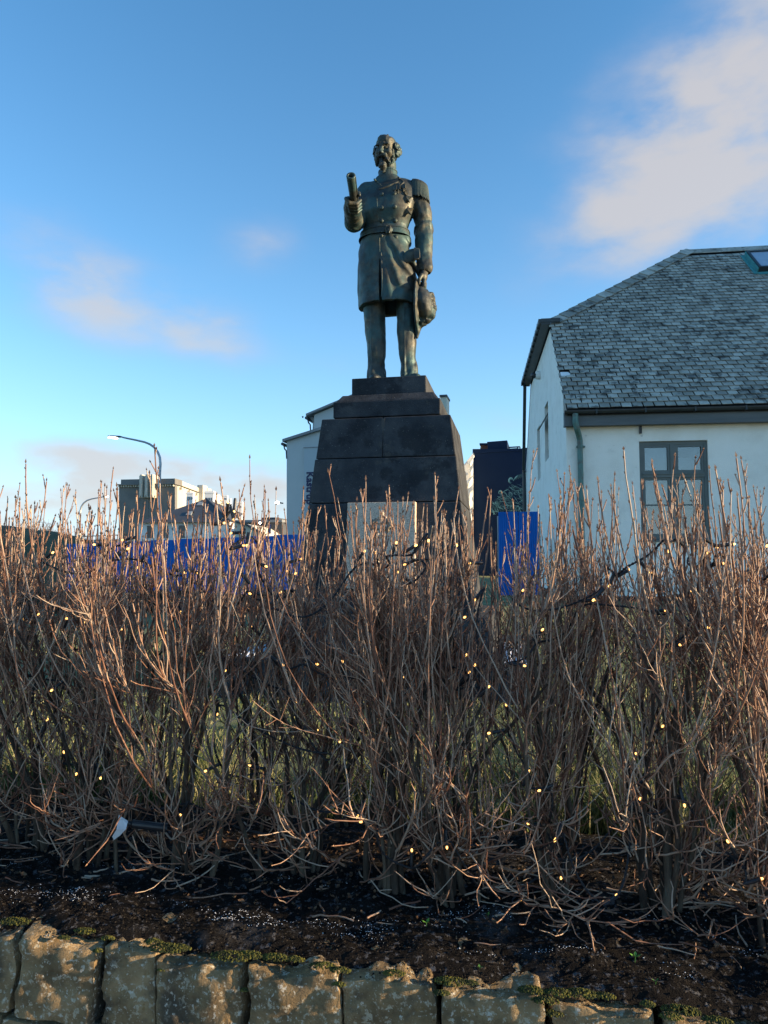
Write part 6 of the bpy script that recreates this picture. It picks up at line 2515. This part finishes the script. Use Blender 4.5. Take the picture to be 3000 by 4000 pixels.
def shrub(label, s0, t0, seed, n_stem=8, lush=1.0, front=True):
    r = np.random.default_rng(seed)
    xy = wall_xy(s0, t0)
    zb = float(soil_z(np.array(s0), np.array(t0))) - 0.02
    root = thing('bare_shrub', label, 'shrub', (xy[0], xy[1], zb), 0, 'bare twiggy shrubs of the hedge')
    off = np.array([xy[0], xy[1], zb])
    Hc = float(cut_height(s0)) - zb
    # main stems
    a = r.uniform(0, 2 * math.pi, n_stem)
    lean = r.uniform(0.02, 0.26, n_stem)
    base = np.stack([0.055 * np.cos(a) + r.normal(size=n_stem) * 0.05, 0.06 * np.sin(a), 0 * a], 1)
    d0 = np.stack([np.cos(a) * lean, np.sin(a) * lean * 0.85, np.ones(n_stem)], 1)
    L0 = Hc * r.uniform(0.55, 0.82, n_stem)
    P0, D0 = grow(base, d0, L0, 9, np.full(n_stem, 0.06), 0.11, r)
    rb = r.uniform(0.007, 0.0145, n_stem) * (1.25 if s0 > 0.7 else 1.0)
    taper = np.linspace(1, 0.36, 10)
    R0 = rb[:, None] * taper * (1 + 0.07 * r.normal(size=(n_stem, 10)))
    for i in range(n_stem):
        mb = MB()
        tubes(mb, P0[i:i + 1], R0[i:i + 1], 7)
        mesh_obj('stem', mb.mesh('stem'), MAT['bark'], root, True)
    tw, bd = MB(), MB()
    # limbs
    n1 = int(n_stem * 6.6 * lush)
    i1 = r.integers(0, n_stem, n1)
    f1 = r.uniform(0.05, 1.0, n1) ** 0.80
    b1, dd1 = at_frac(P0, D0, i1, f1)
    d1 = side_dir(dd1, r.uniform(0.22, 0.65, n1), r)
    room = np.clip(0.80 * Hc - b1[:, 2], 0.12, 2)
    L1 = np.minimum(r.uniform(0.25, 0.75, n1) * Hc * 0.6, room * r.uniform(0.55, 0.98, n1))
    P1, D1 = grow(b1, d1, L1, 7, np.full(n1, 0.14), 0.15, r)
    r1 = r.uniform(0.0026, 0.0052, n1)
    R1 = r1[:, None] * np.linspace(1, 0.48, 8)
    tubes(tw, P1, R1, 5)
    # twigs
    n2 = int(n1 * 6.0)
    i2 = r.integers(0, n1, n2)
    f2 = r.uniform(0.12, 1.0, n2) ** 0.8
    b2, dd2 = at_frac(P1, D1, i2, f2)
    d2 = side_dir(dd2, r.uniform(0.3, 0.95, n2), r)
    room = np.clip(0.90 * Hc - b2[:, 2], 0.06, 2)
    L2 = np.minimum(r.gamma(2.8, 0.062, n2) + 0.04, room * r.uniform(0.5, 1.05, n2))
    P2, D2 = grow(b2, d2, L2, 6, r.uniform(0.08, 0.26, n2), 0.13, r)
    r2 = r.uniform(0.0015, 0.0030, n2)
    R2 = r2[:, None] * np.linspace(1, 0.62, 7)
    tubes(tw, P2, R2, 4)
    # spurs, short side twigs
    n3 = int(n2 * 2.3)
    i3 = r.integers(0, n2, n3)
    b3, dd3 = at_frac(P2, D2, i3, r.uniform(0.1, 1.0, n3))
    d3 = side_dir(dd3, r.uniform(0.4, 1.0, n3), r)
    L3 = r.gamma(2.2, 0.022, n3) + 0.012
    P3, D3 = grow(b3, d3, L3, 3, r.uniform(0.05, 0.3, n3), 0.12, r)
    R3 = r.uniform(0.0014, 0.0024, n3)[:, None] * np.linspace(1, 0.7, 4)
    tubes(tw, P3, R3, 3)
    # long straight shoots of last summer standing above the rest
    nl = int(58 * lush)
    il = r.integers(0, n1, nl)
    bl_, dl_ = at_frac(P1, D1, il, r.uniform(0.55, 1.0, nl))
    dl_ = side_dir(dl_, r.uniform(0.05, 0.4, nl), r)
    tgt = Hc + np.clip(r.normal(0.0, 0.12, nl), -0.30, 0.30)
    Ll = np.clip(tgt - bl_[:, 2], 0.10, 0.75)
    Pl, Dl = grow(bl_, dl_, Ll, 8, np.full(nl, 0.22), 0.055, r)
    rl_ = r.uniform(0.0020, 0.0038, nl)
    Rl = rl_[:, None] * np.linspace(1, 0.66, 9) * (1 + 0.08 * r.normal(size=(nl, 9)))
    tubes(tw, Pl, Rl, 6)
    for f in (0.3, 0.45, 0.58, 0.7, 0.8, 0.88, 0.94):
        c, d = at_frac(Pl, Dl, np.arange(nl), np.clip(f + r.normal(size=nl) * 0.03, 0, 1))
        dd = side_dir(d, r.uniform(0.35, 0.7, nl), r)
        buds(bd, c, dd, 0.013, 0.0036, r)
        # stubby forks near the tips
        sel = r.uniform(size=nl) < 0.36
        if sel.any():
            Pq, Dq = grow(c[sel], dd[sel], r.uniform(0.02, 0.06, sel.sum()), 3, np.full(sel.sum(), 0.3), 0.08, r)
            tubes(tw, Pq, np.full((sel.sum(), 4), 0.0026) * np.linspace(1, 0.8, 4), 4)
            buds(bd, Pq[:, -1], Dq[:, -1], 0.013, 0.0038, r)
    buds(bd, Pl[:, -1], Dl[:, -1], 0.020, 0.0046, r)
    buds(bd, P2[:, -1], D2[:, -1], 0.012, 0.0031, r)
    buds(bd, P3[:, -1], D3[:, -1], 0.008, 0.0023, r)
    q = r.integers(0, n2, n2)
    c, d = at_frac(P2, D2, q, r.uniform(0.2, 0.95, n2))
    buds(bd, c, side_dir(d, r.uniform(0.4, 0.8, n2), r), 0.010, 0.0027, r)
    # low arching shoots sprawling over the bed
    if front:
        ns = int(15 * lush)
        a = r.uniform(-2.7, -0.45, ns)
        bs = np.c_[r.normal(size=ns) * 0.13, r.normal(size=ns) * 0.05, r.uniform(0.02, 0.30, ns)]
        ds = np.c_[np.cos(a) * 0.9, np.sin(a) * 0.75, r.uniform(-0.05, 0.75, ns)]
        Ls = r.uniform(0.14, 0.44, ns)
        Ps, Ds = grow(bs, ds, Ls, 8, r.uniform(-0.02, 0.14, ns), 0.15, r)
        Ps[:, :, 2] = np.maximum(Ps[:, :, 2], 0.025)
        Rs = r.uniform(0.0026, 0.0056, ns)[:, None] * np.linspace(1, 0.42, 9) * (1 + 0.10 * r.normal(size=(ns, 9)))
        tubes(tw, Ps, Rs, 6)
        n4 = ns * 9
        i4 = r.integers(0, ns, n4)
        b4, d4 = at_frac(Ps, Ds, i4, r.uniform(0.2, 1.0, n4))
        d4 = side_dir(d4, r.uniform(0.4, 1.2, n4), r)
        P4, D4 = grow(b4, d4, r.gamma(2.4, 0.045, n4) + 0.03, 5, r.uniform(0.05, 0.3, n4), 0.17, r)
        P4[:, :, 2] = np.maximum(P4[:, :, 2], 0.022)
        tubes(tw, P4, r.uniform(0.0018, 0.0036, n4)[:, None] * np.linspace(1, 0.6, 6), 4)
        buds(bd, P4[:, -1], D4[:, -1], 0.011, 0.003, r)
    o = mesh_obj('twigs', tw.mesh('twigs'), MAT['twig'], root, True)
    o['kind'] = 'stuff'
    o = mesh_obj('buds', bd.mesh('buds'), MAT['bud'], root, False)
    o['kind'] = 'stuff'
    return root


FRONT = [(-1.95, 'far left front shrub, cut by the picture edge, behind the leftmost wall stones'),
         (-1.58, 'front shrub standing before the grassy hill'),
         (-1.20, 'front shrub with the torn white tag at its foot'),
         (-0.82, 'front shrub right of the torn white tag, before the long blue hoarding'),
         (-0.45, 'front shrub before the right half of the long blue hoarding, left of the pedestal'),
         (-0.10, 'front shrub hiding the lower left corner of the dark pedestal'),
         (0.24, 'front shrub hiding the granite plaque'),
         (0.58, 'front shrub before the short blue hoarding right of the pedestal'),
         (0.94, 'front shrub before the corner and downpipe of the white house'),
         (1.30, 'front shrub before the left half of the house window'),
         (1.66, 'front shrub before the right edge of the house window'),
         (2.02, 'far right front shrub before the bare house wall, cut by the picture edge')]
for q, (s_, lab) in enumerate(FRONT):
    shrub(lab, s_ + 0.03 * math.sin(q * 3.1), 0.53 + 0.06 * math.sin(q * 1.9), 500 + q, n_stem=7 + q % 3)
BACK = [(-2.3, 'back row shrub beyond the far left picture edge shrub'), (-1.78, 'back row shrub between the hill and the hoarding end'),
        (-1.28, 'back row shrub before the smaller street lamp'), (-0.80, 'back row shrub before the tall street lamp'),
        (-0.32, 'back row shrub in the gap left of the pedestal'), (0.16, 'back row shrub right before the middle of the pedestal'),
        (0.64, 'back row shrub in the gap right of the pedestal'), (1.10, 'back row shrub before the house corner'),
        (1.60, 'back row shrub below the house window'), (2.12, 'back row shrub by the right picture edge'), (2.6, 'back row shrub just past the right picture edge')]
for q, (s_, lab) in enumerate(BACK):
    shrub(lab, s_, 1.20 + 0.10 * math.sin(q * 2.3), 700 + q, n_stem=6 + (q + 1) % 3, lush=0.70, front=False)

# cut and fallen twigs lying on the bed
r = np.random.default_rng(91)
m = MB()
n = 200
s_, t_ = r.uniform(-2.1, 2.2, n), np.clip(r.normal(0.52, 0.16, n), 0.24, 1.1)
c = WALL_O + s_[:, None] * wu + t_[:, None] * wv
z_ = soil_z(s_, t_) + 0.006 * sn1(s_, t_, 0 * s_) + 0.009
a = np.where(r.uniform(size=n) < 0.6, r.normal(0, 0.45, n), r.uniform(-1.6, 1.6, n))
d = np.c_[np.cos(a), np.sin(a), r.normal(0.0, 0.12, n)]
Pq, Dq = grow(np.c_[c, z_], d, r.gamma(2.3, 0.035, n) + 0.03, 5, np.zeros(n), 0.12, r)
Pq[:, :, 2] = np.maximum(Pq[:, :, 2], (z_ - 0.006)[:, None])
tubes(m, Pq, r.uniform(0.0017, 0.0042, n)[:, None] * np.linspace(1, 0.7, 6), 5)
o = mesh_obj('fallen_twigs', m.mesh('fallen_twigs'), MAT['twig'], None, True)
tag(o, 'cut brown twigs littering the dark bed between hedge and wall', 'twigs', kind='stuff')
# ================================================================== light strings in the hedge, small things on the bed
MAT['cable'] = mat('black_rubber_cable', [(0.006, 0.007, 0.010), (0.012, 0.013, 0.018)], scale=12, rough=0.5)
MAT['bulb'] = mat('warm_lit_bulb', [(1.0, 0.75, 0.4)], emit=((1.0, 0.48, 0.12), 1.5))
MAT['tag'] = mat('torn_white_label', [(0.62, 0.64, 0.68), (0.74, 0.76, 0.78)], scale=30, rough=0.5, bump=0.3, bscale=60, spots=[((0.16, 0.16, 0.17), 60, 0.64, 0.03, 0.6)])
MAT['green_leaf'] = mat('fresh_green_leaf', [(0.05, 0.16, 0.02), (0.12, 0.30, 0.05)], scale=40, rough=0.5)


def hedge_pt(px, py, t):
    """point t metres behind the wall face on the sight line"""
    d = ray(px, py)
    n3 = np.array([wv[0], wv[1], 0])
    o = np.array([WALL_O[0], WALL_O[1], 0]) + n3 * t
    q = ((o - EYE) @ n3) / (d @ n3)
    return EYE + d * q


z6 = lambda L: [(x / 1.659, 2300 + y / 1.659) for x, y in L]
z7 = lambda L: [(1000 + x / 1.659, 2300 + y / 1.659) for x, y in L]
z8 = lambda L: [(2000 + x / 1.659, 2300 + y / 1.659) for x, y in L]
z5 = lambda L: [(2000 + x / 1.659, 1600 + y / 1.659) for x, y in L]
z2 = lambda L: [(200 + x / 1.659, 1600 + y / 1.659) for x, y in L]
zp = lambda L: [(1300 + x / 4.1475, 1900 + y / 4.1475) for x, y in L]
za = lambda L: [(x / 1.106, 3100 + y / 1.106) for x, y in L]
zb_ = lambda L: [(1500 + x / 1.106, 3100 + y / 1.106) for x, y in L]
STRINGS = [
    ('upper black light string across the hedge before the long blue hoarding',
     z2([(8, 928), (275, 875), (465, 845), (495, 903), (565, 1020), (865, 1057), (958, 1063), (862, 1110), (890, 1175)]) + z2([(1225, 1055), (1290, 1192)])),
    ('light string looped over tall twigs at the hedge top, hanging down towards the pedestal',
     z2([(1145, 600), (1185, 660), (1120, 735), (1183, 712), (1165, 800), (1245, 880), (1268, 888), (1390, 1015), (1527, 1048), (1588, 1058), (1618, 968)])),
    ('light string wound through the hedge before the granite plaque',
     z7([(-40, 235), (160, 25)]) + zp([(510, 1055), (695, 1085), (1025, 920), (1340, 960), (1550, 870)]) + zp([(1165, 1265), (1110, 1430), (1050, 1390)]) + [(1784, 2128), (1830, 2200)]),
    ('light string in the hedge top before the house window',
     z5([(75, 1168), (530, 1232), (623, 1083), (630, 1138), (752, 1040), (895, 1052), (1012, 913), (1127, 893), (1250, 958), (1268, 930), (1325, 888), (1367, 997), (1432, 872), (1560, 1110), (1655, 880)])),
    ('light string through the left end of the hedge, level with the lawn edge',
     z6([(20, 180), (120, 287), (155, 197), (250, 165), (430, 197), (553, 223), (795, 260), (955, 450), (1080, 290), (1170, 150)])),
    ('light string sagging in dark loops across the middle of the hedge below the plaque',
     z7([(172, 492), (392, 487), (560, 470), (760, 530), (952, 573), (1150, 525), (1363, 434), (1380, 543), (1418, 498), (1507, 636)]) + z7([(1347, 188), (1412, 78)])),
    ('light string in the hedge before the lawn on the right, below the window',
     z8([(86, 500), (202, 260), (533, 72), (988, 140), (1160, 17), (1265, 250), (1097, 363), (922, 602), (980, 887)])),
    ('light string in the left middle of the hedge',
     z6([(78, 1003), (305, 850), (328, 663), (127, 555)]) + z6([(415, 1060), (490, 1207), (650, 1222), (697, 1252), (750, 1383)])),
    ('light string in the centre of the hedge, dropping from left to right',
     z6([(1460, 530)]) + z7([(267, 732), (392, 915), (547, 983)]) + z6([(1407, 808), (1330, 1182), (1622, 1145)]) + z7([(657, 1477), (683, 1510)])),
    ('light string through the dark stems at the right of the hedge foot',
     z7([(1622, 747), (1513, 935)]) + z8([(108, 1187), (177, 1308), (107, 1522), (278, 1630)]) + z8([(807, 1072), (887, 1222), (828, 1363), (1120, 1410), (1400, 1640)]) + zb_([(1630, 368)])),
    ('lowest light string near the ground under the hedge',
     za([(498, 38), (780, 90), (1545, 100), (1560, 122)]) + zb_([(120, 247), (272, 232), (425, 368), (595, 455), (765, 365), (625, 128), (740, 200), (1003, 440), (1107, 22)])),
]
hm = MB()
hm.lathe([(0.0, 0.0), (0.0056, 0.002), (0.0066, 0.012), (0.0066, 0.046), (0.0080, 0.048), (0.0080, 0.054), (0.0, 0.055)], (0, 0, 0), sides=9)
holder_me = hm.mesh('bulb_holder')
holder_me.materials.append(MAT['black'])
bm_ = MB()
bm_.ball((0, 0, 0.060), (0.0043, 0.0043, 0.0066), 9, 6)
bulb_me = bm_.mesh('bulb')
bulb_me.materials.append(MAT['bulb'])
bulb_me.polygons.foreach_set('use_smooth', np.ones(len(bulb_me.polygons), bool))
rl = np.random.default_rng(17)
for k, (lab, pix) in enumerate(STRINGS):
    pts = []
    for (x, y) in pix:
        low = np.clip((y - 2900) / 600, 0, 1)
        pts.append(hedge_pt(x, y, 0.46 + rl.uniform(-0.06, 0.18) - 0.07 * low))
    c0 = np.mean(pts, 0)
    root = thing('light_string', lab, 'string lights', c0, 0, 'black light strings wound through the hedge')
    # the cable sags between twigs a few centimetres from each lamp
    path = []
    anchors = []
    for i, p in enumerate(pts):
        ang = rl.uniform(0, 6.28)
        off = np.array([math.cos(ang) * 0.058, rl.uniform(-0.01, 0.03), math.sin(ang) * 0.058])
        anchors.append(p + off)
    for i in range(len(anchors) - 1):
        a, b = anchors[i], anchors[i + 1]
        L_ = np.linalg.norm(b - a)
        nseg = max(4, int(L_ / 0.025))
        sag = min(0.10, 0.18 * L_)
        wob = rl.normal(size=3) * 0.03
        for q in range(nseg):
            t = q / nseg
            path.append(a * (1 - t) + b * t + np.array([0, 0, -sag * 4 * t * (1 - t)]) + wob * math.sin(math.pi * t))
    path.append(anchors[-1])
    path = np.array(path)
    for _ in range(2):
        path[1:-1] = (path[:-2] + 2 * path[1:-1] + path[2:]) / 4
    m = MB()
    # two strands twisted together
    ar = np.r_[0, np.cumsum(np.linalg.norm(np.diff(path, axis=0), axis=1))]
    fine = np.linspace(0, ar[-1], max(8, int(ar[-1] / 0.012)))
    C = np.stack([np.interp(fine, ar, path[:, i]) for i in range(3)], 1)
    T = np.gradient(C, axis=0)
    T /= np.linalg.norm(T, axis=1, keepdims=True) + 1e-9
    n1_ = np.cross(T, np.array([0.2, 1.0, 0.1]))
    n1_ /= np.linalg.norm(n1_, axis=1, keepdims=True) + 1e-9
    n2_ = np.cross(T, n1_)
    for ph in (0, math.pi):
        w = fine / 0.042 * 2 * math.pi + ph
        m.tube(C + 0.0028 * (np.cos(w)[:, None] * n1_ + np.sin(w)[:, None] * n2_), 0.0027, 5)
    m.build('cable', MAT['cable'], root, smooth=True)
    for p, a in zip(pts, anchors):
        d = p - a
        d = d / np.linalg.norm(d)
        o = mesh_obj('bulb_holder', holder_me, MAT['black'], root, False)
        o.location = a - c0
        qn = Vector(d).to_track_quat('Z', 'Y')
        o.rotation_euler = qn.to_euler()
        b = mesh_obj('bulb', bulb_me, MAT['bulb'], o, True)

# black cable joint with its torn white label, and a loose black plug beside it
a, b = hedge_pt(497, 3216, 0.37), hedge_pt(652, 3234, 0.43)
cj = thing('cable_joint', 'thick black cable joint in the low twigs, a torn white label at its left end', 'cable joint', (a + b) / 2)
d = (b - a) / np.linalg.norm(b - a)
m = MB()
m.tube([a, a + d * 0.012, a + d * 0.018, b - d * 0.02, b - d * 0.018, b], [0.0085, 0.0095, 0.0155, 0.0155, 0.0175, 0.0170], 14)
m.build('sleeve', MAT['black'], cj, smooth=False)
m = MB()
m.tube([a - d * 0.02, a], 0.006, 8)
m.tube([b, b + d * 0.03 + np.array([0, 0.02, -0.01]), b + d * 0.06 + np.array([0, 0.08, -0.04])], 0.006, 8)
m.build('cable_end', MAT['cable'], cj, smooth=True)
T0 = 0.36
q = [hedge_pt(464, 3183, T0), hedge_pt(499, 3206, T0 - 0.004), hedge_pt(493, 3238, T0 - 0.02), hedge_pt(469, 3264, T0 - 0.004), hedge_pt(445, 3281, T0 + 0.006), hedge_pt(438, 3268, T0 + 0.006), hedge_pt(455, 3240, T0 - 0.010)]
m = MB()
nrm_ = np.array([0.15, -1, 0.1]) * 0.0006
top = [q[0], q[1], q[2], q[6]]
botm = [q[6], q[2], q[3], q[4], q[5]]
for poly in (top, botm):
    m.prism([p for p in poly][::-1], -nrm_)
lip = [q[0], q[1], q[1] + np.array([0.004, -0.008, -0.006]), q[0] + np.array([0.004, -0.008, -0.006])]
m.prism(lip, nrm_)
m.build('label_tag', MAT['tag'], cj)
p = hedge_pt(746, 3310, 0.45)
cp = thing('cable_plug', 'loose black plug lying among low twigs right of the cable joint', 'plug', p)
m = MB()
dd = np.array([0.9, 0.3, -0.1]); dd /= np.linalg.norm(dd)
m.tube([p - dd * 0.016, p - dd * 0.012, p + dd * 0.014, p + dd * 0.018], [0.012, 0.0155, 0.0155, 0.012], 12)
m.build('housing', MAT['black'], cp)
m = MB()
m.tube([p + dd * 0.018, p + dd * 0.04 + np.array([0, 0.02, 0.01]), p + dd * 0.06 + np.array([0, 0.07, 0.03])], 0.005, 7)
m.build('cable_end', MAT['cable'], cp, smooth=True)


# green seedlings pushing through the soil
def soil_hit(px, py):
    d = ray(px, py)
    for q in np.linspace(2.0, 4.0, 500):
        p = EYE + d * q
        s_ = (p[:2] - WALL_O) @ wu
        t_ = (p[:2] - WALL_O) @ wv
        if t_ > 0.1 and p[2] < soil_z(s_, t_) + 0.006 * sn1(s_, t_, 0.0):
            return p
    return EYE + d * 3


for (px, py, n_, sz, lab) in ((1664, 3620, 3, 0.020, 'tiny green seedling on the dark soil, left of the middle clump of fallen twigs'),
                              (1872, 3790, 3, 0.012, 'tiny seedling beside a cut twig just behind the wall'),
                              (2480, 3755, 4, 0.020, 'largest green seedling, with a fan of pale twigs, on the right of the bed'),
                              (2560, 3845, 3, 0.012, 'small yellowish seedling near the wall on the right'),
                              (1905, 3582, 3, 0.012, 'tiny bright leaf pair at the hedge foot right of centre')):
    p = soil_hit(px, py)
    sdl = thing('seedling', lab, 'seedling', p, 0, 'green seedlings on the bed')
    m = MB()
    m.tube([p - np.array([0, 0, 0.01]), p + np.array([0.002, 0, sz * 0.7])], 0.0012, 5)
    m.build('stalk', MAT['green_leaf'], sdl)
    for k in range(n_):
        a = 2 * math.pi * k / n_ + px
        d = np.array([math.cos(a), math.sin(a) * 0.8, 0.55])
        w = np.array([-math.sin(a), math.cos(a), 0])
        b0 = p + np.array([0.002, 0, sz * 0.65])
        m = MB()
        V = [b0, b0 + d * sz * 0.5 + w * sz * 0.28, b0 + d * sz, b0 + d * sz * 0.5 - w * sz * 0.28, b0 + d * sz * 0.5 - np.array([0, 0, sz * 0.06])]
        m.add(V, [[0, 4, 1], [1, 4, 2], [2, 4, 3], [3, 4, 0]])
        m.build('leaf', MAT['green_leaf'], sdl)
